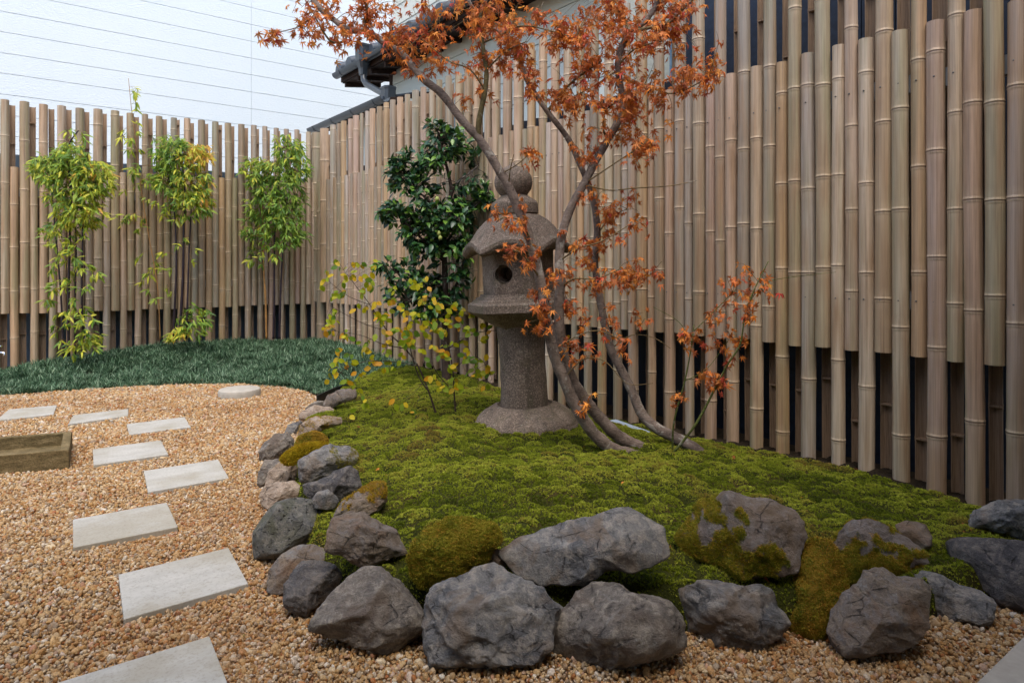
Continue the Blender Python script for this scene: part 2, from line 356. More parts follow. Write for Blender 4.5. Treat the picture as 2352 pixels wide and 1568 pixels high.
M['moss'] = m_moss2()
m_moss('moss_unused', [(.40, srgb(60, 78, 14)), (.50, srgb(96, 116, 22)), (.60, srgb(138, 158, 38)), (.70, srgb(112, 116, 38)), (.80, srgb(130, 108, 48))])
M['moss_orange'] = m_moss('rusty_moss', [(.36, srgb(112, 96, 24)), (.5, srgb(156, 124, 40)), (.62, srgb(184, 142, 56)), (.75, srgb(118, 122, 36))], 9)
M['moss_olive'] = m_moss('olive_moss', [(.36, srgb(84, 92, 20)), (.5, srgb(126, 126, 30)), (.64, srgb(162, 144, 46)), (.76, srgb(100, 110, 28))], 9)
M['moss_yellow'] = m_moss('yellow_moss', [(.36, srgb(120, 112, 16)), (.55, srgb(172, 150, 26)), (.75, srgb(150, 112, 24))], 9)
def m_mondo():
    m = NT('mondo_leaf'); r = m.lrand(); c = m.ramp(r, [(0, srgb(38, 62, 42)), (.4, srgb(60, 90, 62)), (.75, srgb(92, 124, 92)), (1, srgb(156, 178, 148))])
    m.col(c).rough(.6, .25); m.translucent(c, .15); return m.m
M['mondo'] = m_mondo()
M['maple_leaf'] = m_leaf('maple_leaf', [(0, srgb(212, 118, 54)), (.2, srgb(232, 144, 54)), (.4, srgb(192, 112, 72)), (.55, srgb(238, 160, 68)), (.7, srgb(176, 100, 66)), (.85, srgb(218, 126, 68)), (.95, srgb(192, 70, 58)), (1, srgb(242, 174, 74))], .6, .3, .28)
M['dead_leaf'] = m_leaf('dead_leaf', [(0, srgb(150, 84, 44)), (.5, srgb(178, 110, 60)), (1, srgb(126, 66, 40))], .7, .2, .15)
M['camellia_leaf'] = m_leaf('camellia_leaf', [(0, srgb(24, 54, 34)), (.35, srgb(36, 74, 42)), (.7, srgb(50, 92, 46)), (.9, srgb(80, 120, 44)), (1, srgb(110, 146, 52))], .42, .5, .06, .12)
M['camellia_new'] = m_leaf('camellia_young_leaf', [(0, srgb(54, 96, 34)), (1, srgb(112, 150, 52))], .42, .5, .25, .1)
M['shrub_leaf'] = m_leaf('yellow_leaf', [(0, srgb(132, 160, 34)), (.3, srgb(170, 184, 34)), (.5, srgb(206, 196, 30)), (.68, srgb(222, 186, 34)), (.78, srgb(224, 158, 40)), (.9, srgb(120, 156, 48)), (1, srgb(96, 136, 44))], .5, .35, .45)
M['bam_leaf'] = m_leaf('bamboo_leaf', [(0, srgb(134, 158, 52)), (.3, srgb(172, 188, 58)), (.55, srgb(204, 208, 66)), (.8, srgb(224, 218, 84)), (1, srgb(112, 140, 52))], .5, .35, .42)
M['bam_leaf_g'] = m_leaf('green_bamboo_leaf', [(0, srgb(88, 128, 52)), (.4, srgb(128, 164, 60)), (.75, srgb(166, 190, 72)), (1, srgb(82, 118, 64))], .5, .35, .42)
M['bam_leaf_y'] = m_leaf('gold_bamboo_leaf', [(0, srgb(206, 190, 60)), (.5, srgb(222, 168, 80)), (1, srgb(190, 190, 50))], .5, .35, .42)
M['black_culm'] = m_plain('black_culm', srgb(40, 30, 38), .4, .5, 0, 30, .4, .1)
M['tan_culm'] = m_plain('tan_culm', srgb(150, 110, 62), .5, .4, 0, 30, .3, .1)
M['bark'] = m_wood('maple_bark', srgb(86, 74, 66), srgb(126, 112, 102))
M['olive_bark'] = m_wood('olive_bark', srgb(74, 66, 40), srgb(104, 92, 58))
M['twig'] = m_wood('twig_bark', srgb(92, 78, 50), srgb(124, 104, 70))
M['dark_bark'] = m_wood('dark_bark', srgb(50, 40, 34), srgb(78, 64, 54))
M['green_stem'] = m_wood('green_stem', srgb(76, 84, 40), srgb(104, 112, 56))

# ------------------------------------------------------------------ instancing for uncountable stuff
def scatter(name, pts, rots, scl, idx, protos, parent=None, label=None, cat=None, tone=None):
    cl = bpy.data.collections.new(name + '_source')
    for i, p in enumerate(protos):
        o = bpy.data.objects.new('%s_piece_%02d' % (name, i), p); cl.objects.link(o)
    me = bpy.data.meshes.new(name); n = len(pts); me.vertices.add(n); me.vertices.foreach_set('co', np.asarray(pts, np.float32).ravel())
    a = me.attributes.new('rot', 'FLOAT_VECTOR', 'POINT'); a.data.foreach_set('vector', np.asarray(rots, np.float32).ravel())
    a = me.attributes.new('scl', 'FLOAT_VECTOR', 'POINT'); s = np.asarray(scl, np.float32)
    if s.ndim == 1: s = np.repeat(s[:, None], 3, 1)
    a.data.foreach_set('vector', s.ravel())
    a = me.attributes.new('idx', 'INT', 'POINT'); a.data.foreach_set('value', np.asarray(idx, np.int32))
    if tone is not None: a = me.attributes.new('tone', 'FLOAT', 'POINT'); a.data.foreach_set('value', np.asarray(tone, np.float32))
    o = link(name, me, parent); tag(o, label, cat, kind='stuff')
    ng = bpy.data.node_groups.new(name, 'GeometryNodeTree'); ng.interface.new_socket('Geometry', in_out='INPUT', socket_type='NodeSocketGeometry'); ng.interface.new_socket('Geometry', in_out='OUTPUT', socket_type='NodeSocketGeometry')
    N = ng.nodes; gi = N.new('NodeGroupInput'); go = N.new('NodeGroupOutput'); ip = N.new('GeometryNodeInstanceOnPoints'); ci = N.new('GeometryNodeCollectionInfo')
    ci.inputs['Collection'].default_value = cl; ci.inputs['Separate Children'].default_value = True; ci.inputs['Reset Children'].default_value = True
    def at(nm, typ): q = N.new('GeometryNodeInputNamedAttribute'); q.data_type = typ; q.inputs['Name'].default_value = nm; return q.outputs['Attribute']
    L = ng.links; L.new(gi.outputs[0], ip.inputs['Points']); L.new(ci.outputs[0], ip.inputs['Instance']); ip.inputs['Pick Instance'].default_value = True
    L.new(at('idx', 'INT'), ip.inputs['Instance Index'])
    e2r = N.new('FunctionNodeEulerToRotation'); L.new(at('rot', 'FLOAT_VECTOR'), e2r.inputs[0]); L.new(e2r.outputs[0], ip.inputs['Rotation'])
    L.new(at('scl', 'FLOAT_VECTOR'), ip.inputs['Scale']); L.new(ip.outputs[0], go.inputs[0])
    md = o.modifiers.new('scatter', 'NODES'); md.node_group = ng; return o

# ================================================================== SETTING
# mound height controls (frame column, row, height in units of K)
MC = [(770,945,.08),(800,1010,.15),(835,1080,.18),(880,1150,.2),(740,1235,.13),(790,1300,.12),(990,1390,.13),(1290,1385,.13),(1540,1375,.13),(1800,1400,.12),(1960,1330,.14),(2160,1350,.11),(2200,1260,.12),(2240,1200,.07),
      (1000,1000,.27),(1100,1100,.30),(1300,1100,.30),(1500,1100,.27),(1205,985,.205),(1120,985,.215),(1290,990,.205),(1207,950,.20),(1100,930,.25),(1000,905,.22),(1700,1110,.17),(1900,1160,.14),(1700,1210,.20),(1500,1220,.24),(1200,1220,.27),(1000,1200,.25),(2100,1210,.10),(900,960,.22),(1560,1040,.17),(1400,1020,.2),(860,905,.12),(950,865,.12)]
ctl = []
for x, y, z in MC: p = G(x, y, z * K); ctl.append((p.x, p.y, z * K))
for t, z in ((-1.5, .02), (-.5, .03), (0, .03), (.5, .075), (1, .065), (1.4, .045), (1.9, .015), (2.5, .02), (3, 0), (3.5, 0), (4.2, .03), (5, .09), (6.2, .07)):
    p = P0 + DR * t * K; ctl.append((p.x, p.y, z * K))
    p = P0 + DR * t * K + NR * .5 * K; ctl.append((p.x, p.y, (z - .04) * K))
ctl = np.array(ctl)
def mound_z(x, y):
    x = np.asarray(x, float); y = np.asarray(y, float); num = 0; den = 0
    for cx, cy, cz in ctl:
        w = 1 / ((x - cx) ** 2 + (y - cy) ** 2 + .012) ** 1.6; num = num + w * cz; den = den + w
    return num / den
# plan outline of the mound: middle of the stone ring, then back along the fence
RING = [G(2352 + 260, 1400), G(2352, 1330, .05), G(2200, 1390, .03), G(2010, 1430, .03), G(1860, 1430, .03), G(1690, 1425, .03), G(1420, 1450, .03), G(1130, 1440, .03), G(860, 1410, .03), G(735, 1345, .03), G(690, 1290, .03), G(690, 1210, .03), G(670, 1120, .03), G(660, 1050, .03), G(690, 990, .03), G(735, 945, .03), G(780, 905, .03)]
ring = [(p.x, p.y) for p in RING]
eb = onR(985, .12); outline = ring + [(eb.x - .35, eb.y - .25), (eb.x, eb.y)] + [tuple(P0 - DR * .9 + NR * .12)]
# base sheet
mb = MB(); S = 60; mb.add([(-S, -S, 0), (S, -S, 0), (S, S, 0), (-S, S, 0)], [(0, 1, 2, 3)]); tag(mb.build('ground', M['gravel_bed']), kind='structure')
# moss mound as a dense sheet with cushions
xs = [p[0] for p in outline]; ys = [p[1] for p in outline]; st = .0125
gx, gy = np.meshgrid(np.arange(min(xs) - .1, max(xs) + .45, st), np.arange(min(ys) - .1, max(ys) + .35, st))
def moss_h(x, y):
    wx = x + .022 * (fbm(x * 7, y * 7, 3, 3) - .4); wy = y + .022 * (fbm(x * 7 + 5, y * 7, 4, 3) - .4)
    d, v = cells(wx / .060, wy / .052, 1); h = .028 * (.6 + .5 * v) * np.sqrt(np.clip(1 - (d / .74) ** 2, 0, 1))
    d, v = cells(wx / .036, wy / .036, 2); h = h + .002 * np.sqrt(np.clip(1 - (d / .8) ** 2, 0, 1))
    return h + .02 * (fbm(x * 3, y * 3, 8, 3) - .45)
ind = inpoly(gx, gy, outline); dd = distpoly(gx, gy, outline)
front = distpoly(gx, gy, ring, False)
edge = np.clip(dd / .05, 0, 1); edge = np.where(ind, edge, 0)
gz = mound_z(gx, gy) * edge * (2 - edge) + moss_h(gx, gy) * edge - .03 * (1 - edge)
rfence = (P0.x - gx) * (-NR.x) + (P0.y - gy) * (-NR.y)     # >0 beyond the fence
ny, nx = gx.shape; vid = np.arange(nx * ny).reshape(ny, nx)
keep = (dd < .05) | ind; kq = keep[:-1, :-1] & keep[1:, 1:] & keep[1:, :-1] & keep[:-1, 1:]
quads = np.stack([vid[:-1, :-1][kq], vid[:-1, 1:][kq], vid[1:, 1:][kq], vid[1:, :-1][kq]], 1)
used = np.unique(quads); remap = np.zeros(nx * ny, int); remap[used] = np.arange(len(used))
co = np.stack([gx.ravel()[used], gy.ravel()[used], gz.ravel()[used]], 1)
me = bpy.data.meshes.new('moss_mound'); me.from_pydata(co.tolist(), [], remap[quads].tolist()); me.materials.append(M['moss_bed']); me.materials.append(M['soil'])
qc = gx.ravel()[quads].mean(1), gy.ravel()[quads].mean(1)
soil = ((qc[0] - P0.x) * NR.x + (qc[1] - P0.y) * NR.y > -.05 + .05 * (fbm(qc[0] * 12, qc[1] * 12, 2, 3) - .5)) | (distpoly(qc[0], qc[1], ring, False) < .012)
me.polygons.foreach_set('material_index', soil.astype(np.int32)); me.polygons.foreach_set('use_smooth', [True] * len(quads)); me.update()
tag(link('moss_mound', me), kind='structure')
def terrain(x, y):
    x = np.asarray(x, float); y = np.asarray(y, float); i = inpoly(x, y, outline); e = np.where(i, np.clip(distpoly(x, y, outline) / .05, 0, 1), 0)
    return np.where(i, mound_z(x, y) * e * (2 - e) + moss_h(x, y) * e - .03 * (1 - e), 0)
def tz(x, y): return float(terrain(np.array([x]), np.array([y]))[0])
# moss tufts
def tuft(n, h, w, spread, mat, name, droop=0.0):
    b = MB()
    for i in range(n):
        a = random.uniform(0, 6.283); t = random.uniform(.1, 1) * spread; d = Vector((math.cos(a), math.sin(a), 0)); s = Vector((-d.y, d.x, 0)) * w * .5
        r0 = d * random.uniform(0, .35) * h; hh = h * random.uniform(.6, 1.1); mid = r0 + d * t * hh * .5 + Vector((0, 0, hh * .65)); tip = r0 + d * t * hh * 1.1 + Vector((0, 0, hh * (1 - droop * t)))
        b.add([r0 - s, r0 + s, mid + s * .8, mid - s * .8, tip], [(0, 1, 2, 3), (3, 2, 4)])
    return b.mesh(name, mat)
def cushion(x, y):
    wx = x + .022 * (fbm(x * 7, y * 7, 3, 3) - .4); wy = y + .022 * (fbm(x * 7 + 5, y * 7, 4, 3) - .4)
    return cells(wx / .060, wy / .052, 1)
mt = [tuft(10, .0044, .0016, .9, M['moss'], 'moss_tuft') for _ in range(4)]
N = 330000
px = rng.uniform(min(xs), max(xs), 820000); py = rng.uniform(min(ys), max(ys), 820000)
beyond = (px - P0.x) * NR.x + (py - P0.y) * NR.y
ok = inpoly(px, py, outline) & (beyond < -.045 + .05 * (fbm(px * 12, py * 12, 2, 3) - .5)) & (distpoly(px, py, ring, False) > .012)
cd_, cv_ = cushion(px, py); ok &= (cd_ < .60) | (rng.uniform(0, 1, len(px)) < .42)
px, py, cv_ = px[ok][:N], py[ok][:N], cv_[ok][:N]; e = .006
pz = terrain(px, py); zx = (terrain(px + e, py) - pz) / e; zy = (terrain(px, py + e) - pz) / e
rx = np.arctan(zy) * .95 + rng.normal(0, .15, len(px)); ry = -np.arctan(zx) * .95 + rng.normal(0, .15, len(px))
scatter('moss', np.stack([px, py, pz - .001], 1), np.stack([rx, ry, rng.uniform(0, 6.28, len(px))], 1), rng.lognormal(-.1, .3, len(px)), rng.integers(0, 4, len(px)), mt, tone=.40 + .46 * (cv_ - .4) + .75 * (fbm(px * 2.6, py * 2.6, 21, 3) - .43) + .25 * (fbm(px * 14, py * 14, 33, 3) - .43) + rng.normal(0, .07, len(px)),
        label='green cushion moss covering the mound behind the ring of stones', cat='moss')

# mondo grass bed
bed_front = [(-260, 930), (0, 912), (150, 903), (300, 893), (420, 887), (540, 887), (640, 893), (690, 905), (722, 922)]
bf = [(G(x, y, 0).x, G(x, y, 0).y) for x, y in bed_front]
bed_mid = [(G(x, y, .08 * K).x, G(x, y, .08 * K).y) for x, y in [(745, 900), (800, 882), (870, 868), (960, 838)]]
e1 = onR(1000, .0); bl = onB(-260, .0)
bed = bf + bed_mid + [(e1.x, e1.y), (PC.x, PC.y), (bl.x, bl.y)]
bc = []
for x, z in ((-200, -.02), (0, 0), (100, .12), (200, .2), (300, .25), (400, .27), (500, .26), (600, .22), (700, .17)): p = onB(x); bc.append((p.x, p.y, (z - .06) * K))
for x, z in ((740, .17), (830, .18), (960, .12), (1000, .1)): p = onR(x); bc.append((p.x, p.y, (z - .04) * K))
for x, y in bf: bc.append((x, y, -.01))
for x, y in bed_mid: bc.append((x, y, .035))
bc = np.array(bc)
def bed_z(x, y):
    num = 0; den = 0
    for cx, cy, cz in bc:
        w = 1 / ((x - cx) ** 2 + (y - cy) ** 2 + .05) ** 1.5; num = num + w * cz; den = den + w
    return num / den + .03 * (fbm(x * 1.6, y * 1.6, 5, 3) - .45)
bx = [p[0] for p in bed]; by = [p[1] for p in bed]
gx2, gy2 = np.meshgrid(np.arange(min(bx), max(bx) + .05, .05), np.arange(min(by), max(by) + .05, .05))
i2 = inpoly(gx2, gy2, bed); d2 = distpoly(gx2, gy2, bed); gz2 = bed_z(gx2, gy2); k2 = i2 | (d2 < .06); frontd = distpoly(gx2, gy2, bf, False); gz2 = np.where(frontd < .06, -.02, gz2)
v2 = np.arange(gx2.size).reshape(gx2.shape); kq = k2[:-1, :-1] & k2[1:, 1:] & k2[1:, :-1] & k2[:-1, 1:]
q2 = np.stack([v2[:-1, :-1][kq], v2[:-1, 1:][kq], v2[1:, 1:][kq], v2[1:, :-1][kq]], 1)
me = bpy.data.meshes.new('planting_bed'); me.from_pydata(np.stack([gx2.ravel(), gy2.ravel(), gz2.ravel()], 1).tolist(), [], q2.tolist()); me.materials.append(M['soil']); tag(link('planting_bed', me), kind='structure')
def grass_tuft(n, L):
    b = MB()
    for i in range(n):
        a = random.uniform(0, 6.283); d = Vector((math.cos(a), math.sin(a), 0)); l = L * random.uniform(.6, 1.1); w = .0045; s = Vector((-d.y, d.x, 0)) * w * .5; lean = random.uniform(.35, 1.0)
        pr = []; 
        for k in range(5):
            u = k / 4; r = l * (lean * u * .75); z = l * (.62 * u * (1.25 - lean * .45) - .42 * lean * u * u)
            pr.append(d * r + Vector((0, 0, z)) + d * random.uniform(0, .008))
        vs = []
        for k, p in enumerate(pr): ww = (1, 1, .95, .75, .12)[k]; vs += [p - s * ww, p + s * ww]
        b.add(vs, [(2 * k, 2 * k + 1, 2 * k + 3, 2 * k + 2) for k in range(4)])
    return b.mesh('grass_tuft', M['mondo'], True)
gt = [grass_tuft(30, .155) for _ in range(6)]
N = 15000; px = rng.uniform(min(bx), max(bx), N); py = rng.uniform(min(by), max(by), N); ok = inpoly(px, py, bed) & (distpoly(px, py, bf, False) > .07)
px, py = px[ok], py[ok]; keep = rng.uniform(0, 1, len(px)) < .8; px, py = px[keep], py[keep]
scatter('mondo_grass', np.stack([px, py, bed_z(px, py) - .005], 1), np.stack([rng.normal(0, .2, len(px)), rng.normal(0, .2, len(px)), rng.uniform(0, 6.28, len(px))], 1), rng.uniform(.6, 1.1, len(px)) * (.55 + .9 * fbm(px * 6, py * 6, 4, 2)), rng.integers(0, 6, len(px)), gt,
        label='dark green mondo grass covering the bed in front of the far fence', cat='ground cover')
# black edging strip between moss and grass
ed = [G(x, y, .10 * K) for x, y in ((728, 912), (770, 893), (820, 879), (880, 868), (935, 852))]
b = MB()
for p, q in zip(ed[:-1], ed[1:]):
    d = Vector((q.x - p.x, q.y - p.y, 0)).normalized(); n_ = Vector((-d.y, d.x, 0)) * .004
    zz = .095
    b.hexa([p - n_ - Vector((0, 0, .1)), q - n_ - Vector((0, 0, .1)), q + n_ - Vector((0, 0, .1)), p + n_ - Vector((0, 0, .1)), p - n_ + Vector((0, 0, .012)), q - n_ + Vector((0, 0, .012)), q + n_ + Vector((0, 0, .012)), p + n_ + Vector((0, 0, .012))])
tag(b.build('garden_edging', M['plastic']), 'black plastic edging strip between moss and dark grass', 'edging')

# ------------------------------------------------------------------ bamboo fences
def pole_mesh(seed, length=1.86):
    rd = random.Random(seed); seg = 16; k0 = rd.randint(5, 10)
    z = -rd.uniform(0, .3); nodes = []
    gap = rd.uniform(.34, .46)
    while z < length: nodes.append(z); z += gap * rd.uniform(.88, 1.12)
    nodes = [q for q in nodes if .03 < q < length - .03]
    zs = [(0, 1.0, 0, 0)]
    for q in nodes: zs += [(q - .05, .985, 0, 0), (q - .012, 1.0, .25, 0), (q - .004, 1.045, .8, 0), (q - .001, 1.03, 0, .9), (q + .0015, 1.03, 0, 1), (q + .005, 1.06, 1, 0), (q + .013, 1.01, .3, 0), (q + .05, .995, 0, 0)]
    zs.append((length, 1.0, 0, 0)); zs.sort()
    bend = rd.uniform(-.05, .05); ph = rd.uniform(0, 6); verts = []; rdg = []; grv = []; r = .5
    for (zz, s, a, g) in zs:
        ox = bend * math.sin(zz * 3 + ph); rr = r * s * (1 - .02 * zz)
        for k in range(seg + 1): t = math.pi * k / seg; dn = (.965 if (k == k0 and (int(zz * 2.4) + seed) % 2 == 0 and seed % 3 != 1) else 1.0); verts.append((ox - rr * dn * math.cos(t), -rr * dn * math.sin(t) * 1.12, zz)); rdg.append(a); grv.append(g)
        for k in range(7): t = math.pi * k / 6; verts.append((ox - (rr - .07) * math.cos(t), -(rr - .07) * math.sin(t), zz)); rdg.append(0); grv.append(0)
    W = seg + 8; f = []; mi = []
    for i in range(len(zs) - 1):
        for k in range(seg): f.append((i * W + k, (i + 1) * W + k, (i + 1) * W + k + 1, i * W + k + 1)); mi.append(0)
        o = seg + 1
        for k in range(6): f.append((i * W + o + k, i * W + o + k + 1, (i + 1) * W + o + k + 1, (i + 1) * W + o + k)); mi.append(1)
        f.append((i * W, i * W + o, (i + 1) * W + o, (i + 1) * W)); mi.append(1)
        f.append((i * W + seg, (i + 1) * W + seg, (i + 1) * W + o + 6, i * W + o + 6)); mi.append(1)
    for i, rev in ((0, 0), (len(zs) - 1, 1)):
        ou = [i * W + k for k in range(seg + 1)]; inn = [i * W + seg + 1 + k for k in range(7)][::-1]; q = ou + inn; f.append(tuple(q if not rev else q[::-1])); mi.append(1)
    for q in nodes:      # diaphragm closing the hollow at each node
        b0 = len(verts); 
        for zz in (q - .004, q + .004):
            for k in range(7): t = math.pi * k / 6; verts.append((-(.44) * math.cos(t), -(.44) * math.sin(t), zz)); rdg.append(0); grv.append(0)
        f.append(tuple(b0 + k for k in range(7))); mi.append(1); f.append(tuple(b0 + 13 - k for k in range(7))); mi.append(1); f.append((b0, b0 + 6, b0 + 13, b0 + 7)); mi.append(1)
    me = bpy.data.meshes.new('bamboo_pole'); me.from_pydata(verts, [], f); me.materials.append(M['bamboo']); me.materials.append(M['inside'])
    me.polygons.foreach_set('material_index', mi); me.polygons.foreach_set('use_smooth', [True] * len(f))
    for nm, dat in (('ridge', rdg), ('groove', grv)): a = me.attributes.new(nm, 'FLOAT', 'POINT'); a.data.foreach_set('value', dat)
    me.update(); me.set_sharp_from_angle(angle=R(50)); return me
PM = [pole_mesh(i) for i in range(16)]
zTt, zTb, zBt = EYE + 2.41 * K, EYE - .56 * K, EYE + 1.50 * K
rot_r = math.atan2(-DR.y, -DR.x); rot_b = math.atan2(-DB.y, -DB.x)
def add_pole(fence, pos, dia, z0, z1, rz, flip=False):
    o = bpy.data.objects.new('bamboo_pole', random.choice(PM)); COL.objects.link(o); o.parent = fence
    o.location = (pos.x, pos.y, z0) ; o.rotation_euler = (R(random.uniform(-.12, .12)), R(random.uniform(-.15, .15)), rz + (math.pi if flip else 0)); o.scale = (dia, dia, (z1 - z0) / 1.86); return o
def make_fence(label, edges, plane, N, D, rz, first_tall, ground, zrail, drop):
    fence = thing('bamboo_fence', label, 'fence', (plane(edges[len(edges) // 2]).x, plane(edges[len(edges) // 2]).y, 0))
    fl = fence.location.copy(); nails = MB(); tall = first_tall
    for x0, x1 in zip(edges[:-1], edges[1:]):
        a, c = plane(x0), plane(x1); mid = (a + c) / 2; dia = (c - a).length
        xm = (x0 + x1) / 2; j = random.uniform(-.006, .006); zg = ground(xm); lo, hi = drop(xm)
        z0, z1 = (zTb + j + lo, zTt + j + hi) if tall else (zg - .03, zBt + j + hi)
        pr = random.uniform(-.003, .003)
        add_pole(fence, Vector((mid.x - N.x * pr - fl.x, mid.y - N.y * pr - fl.y)), dia * random.uniform(.97, 1.02), z0, z1, rz)
        # the half pole nailed on from behind, hollow side towards the garden, staggered the other way
        bk = mid + N * (.044 + dia * .40) + D * random.uniform(-.004, .004) - D * (dia * .20)
        zb0, zb1 = (zg - .03, zBt - .02 + hi) if tall else (zTb - .01 + lo, zTt - .015 + j + hi)
        add_pole(fence, Vector((bk.x - fl.x, bk.y - fl.y)), dia * random.uniform(.70, .86), zb0, zb1, rz, True)
        for zr in zrail(xm):
            c0 = Vector((mid.x, mid.y)) - N * dia * .5; nails.lathe([(.001, -.0035), (.0032, -.0025), (.0042, 0), (.0032, .0025), (.001, .0035)], 6, c=(c0.x - fl.x, c0.y - fl.y, zr))
        tall = not tall
    tag(nails.build('nails', M['nail'], fence, True), kind='stuff')
    p, q = plane(edges[0]), plane(edges[-1])
    for k in (0, 1):
        b = MB(); zp, zq = zrail(edges[0])[k], zrail(edges[-1])[k]; h = .035
        A, B_ = p + N * .008, q + N * .008; A2, B2 = p + N * .042, q + N * .042
        b.hexa([Vector((v.x - fl.x, v.y - fl.y, z)) for v, z in ((A, zp - h), (B_, zq - h), (B2, zq - h), (A2, zp - h), (A, zp + h), (B_, zq + h), (B2, zq + h), (A2, zp + h))]); b.build('rail', M['rail'], fence)
    return fence
T_R = [887.6,901,913,926,935.6,944.5,953,960.5,966.5,975.8,984,992,999,1009,1016.6,1023,1032,1040,1048,1057.7,1067,1076.7,1085.6,1095,1103,1113,1123,1133.5,1143.8,1153.5,1163.8,1176.5,1189.7,1201.5,1213,1223.5,1234,1246.5,1259,1272,1285,1298,1311,1323.5,1336,1350,1364.7,1377.5,1390.2,1405.5,1420.7,1438,1453,1472,1487.3,1503.6,1518.5,1537,1554,1573,1590,1609,1626.8,1645.8,1664.8,1686.4,1707,1729,1750,1771.5,1796,1824,1844.8,1871.9,1899.1,1928.6,1952,1985,2015,2045,2077.8,2112.3,2147.7,2183,2219.1,2255.5,2295.2,2339.2,2377.2,2415.3,2460.5,2510.6,2560.9,2607.5,2663.4,2713.5,2770.2,2829.2,2886,2948,3015,3085,3160]
T_B = [-78,-50,-24,0.5,27.6,54,84,109,136,160,187,211,238,262,289,311,337,357,379,399,418,440,459,480,498,517,536,556,577,596,615,633,652,669,688,706,723,739,754,769,784,798,813,829,844,859.4,874,887]
gB = lambda x: (lambda p: float(bed_z(np.array([p.x]), np.array([p.y]))[0]))(onB(x))
def gR(x):
    p = onR(x)
    return tz(p.x, p.y) if x > 980 else float(bed_z(np.array([p.x]), np.array([p.y]))[0])
fr = make_fence('tall split bamboo fence running along the right side behind the stone lantern', [x * NX for x in T_R], onR, NR, -DR, rot_r, True, gR, lambda x: (EYE + 1.155 * K, EYE - .215 * K), lambda x: (-.06 * K * max(0, min(1, (1500 - x) / 770)), 0))
def rb(x): u = max(0, min(1.2, x / 731)); return (EYE + (1.03 + .105 * u) * K, EYE - (.325 - .08 * u) * K)
fb = make_fence('split bamboo fence across the far left end behind three bamboo clumps', [x * NX for x in T_B], onB, NB, -DB, rot_b, False, gB, rb, lambda x: (-.10 * K, -.115 * K * (1 - max(0, min(1, x / 731)))))

b = MB()
for a_, c_, N_ in ((P0 - DR * 2.5, PC, NR), (PC, PC + DB * 4.5, NB)):
    p_, q_ = a_ + N_ * -.02, c_ + N_ * -.02; b.add([(p_.x, p_.y, .004), (q_.x, q_.y, .004), (q_.x + N_.x * 1.2, q_.y + N_.y * 1.2, .004), (p_.x + N_.x * 1.2, p_.y + N_.y * 1.2, .004)], [(0, 1, 2, 3)] if N_ is NB else [(3, 2, 1, 0)])
tag(b.build('soil', M['soil']), kind='structure')
# ------------------------------------------------------------------ walls and neighbours beyond the fences
def slab(b, pts_top_bottom, N, th, mi=0):
    (a, c) = pts_top_bottom  # a=(p2d,z0,z1) c=...
    (p, z0, z1), (q, y0, y1) = a, c; n = N * th
    b.hexa([Vector((p.x, p.y, z0)), Vector((q.x, q.y, y0)), Vector((q.x + n.x, q.y + n.y, y0)), Vector((p.x + n.x, p.y + n.y, z0)), Vector((p.x, p.y, z1)), Vector((q.x, q.y, y1)), Vector((q.x + n.x, q.y + n.y, y1)), Vector((p.x + n.x, p.y + n.y, z1))], mi); return b
def corrugated(name, p, q, z0, z1, N, mat, pitch=.06, amp=.012, parent=None):
    L = (q - p).length; n = int(L / pitch) * 4; d = (q - p) / L; vs = []; f = []
    for i in range(n + 1):
        u = L * i / n; off = amp * math.sin(2 * math.pi * u / pitch)
        for th in (0, .012):
            c = p + d * u + N * (off + th)
            vs += [(c.x, c.y, z0), (c.x, c.y, z1)]
    for i in range(n):
        a = 4 * i; f += [(a, a + 4, a + 5, a + 1), (a + 2, a + 3, a + 7, a + 6), (a + 1, a + 5, a + 7, a + 3)]
    b = MB(); b.add(vs, f); return b.build(name, mat, parent, True, 60)
w1 = .30
o = corrugated('boundary_wall', PC + NR * w1 + DR * .35, onR(1575, w1), -.05, EYE + 1.76 * K, NR, M['black_sheet'], .10, .012)
tag(o, 'low black ribbed sheet wall showing between poles below the cream house', 'wall')
o = corrugated('boundary_wall', PC + NB * .26 - DB * .3, onB(-400, .26), -.05, EYE + 1.62 * K, NB, M['low_wall'], .12, .006)
tag(o, 'low blue grey sheet wall behind the far left bamboo fence', 'wall')
# dark building at the right: boards
bd = thing('dark_building', 'dark navy boarded building rising behind the right end of the fence', 'building', (onR(2000, .33).x, onR(2000, .33).y, 0))
fl = bd.location.copy(); p, q = onR(1560, .33), P0 - DR * 2.2 + NR * .33; L = (q - p).length; nb = 26
for i in range(nb):
    a = p + (q - p) * (i / nb); c = p + (q - p) * ((i + .965) / nb); b = MB(); fz = Vector((fl.x, fl.y))
    slab(b, ((a - fz + NR * random.uniform(0, .008), -.05, 4.2), (c - fz + NR * random.uniform(0, .008), -.05, 4.2)), NR, .03); b.build('wall_board', M['navy_wall'], bd)
b = MB(); fz = Vector((fl.x, fl.y)); slab(b, ((p - fz + NR * .045, -.05, 4.2), (q - fz + NR * .045, -.05, 4.2)), NR, 1.6); b.build('wall', M['navy_wall'], bd)
# pale blue corrugated building further back
p, q = onR(1300, 1.7), onR(1640, 1.7)
bb = thing('blue_building', 'building clad in blue corrugated sheet above the middle of the fence', 'building', (p.x, p.y, 0)); fz = Vector((p.x, p.y))
corrugated('cladding', p - fz, q - fz, 0, 4.6, NR, M['blue_sheet'], .09, .015, bb)
b = MB(); slab(b, ((p - fz + NR * .05, 0, 4.6), (q - fz + NR * .05, 0, 4.6)), NR, 2.0); b.build('wall', M['blue_sheet'], bb)
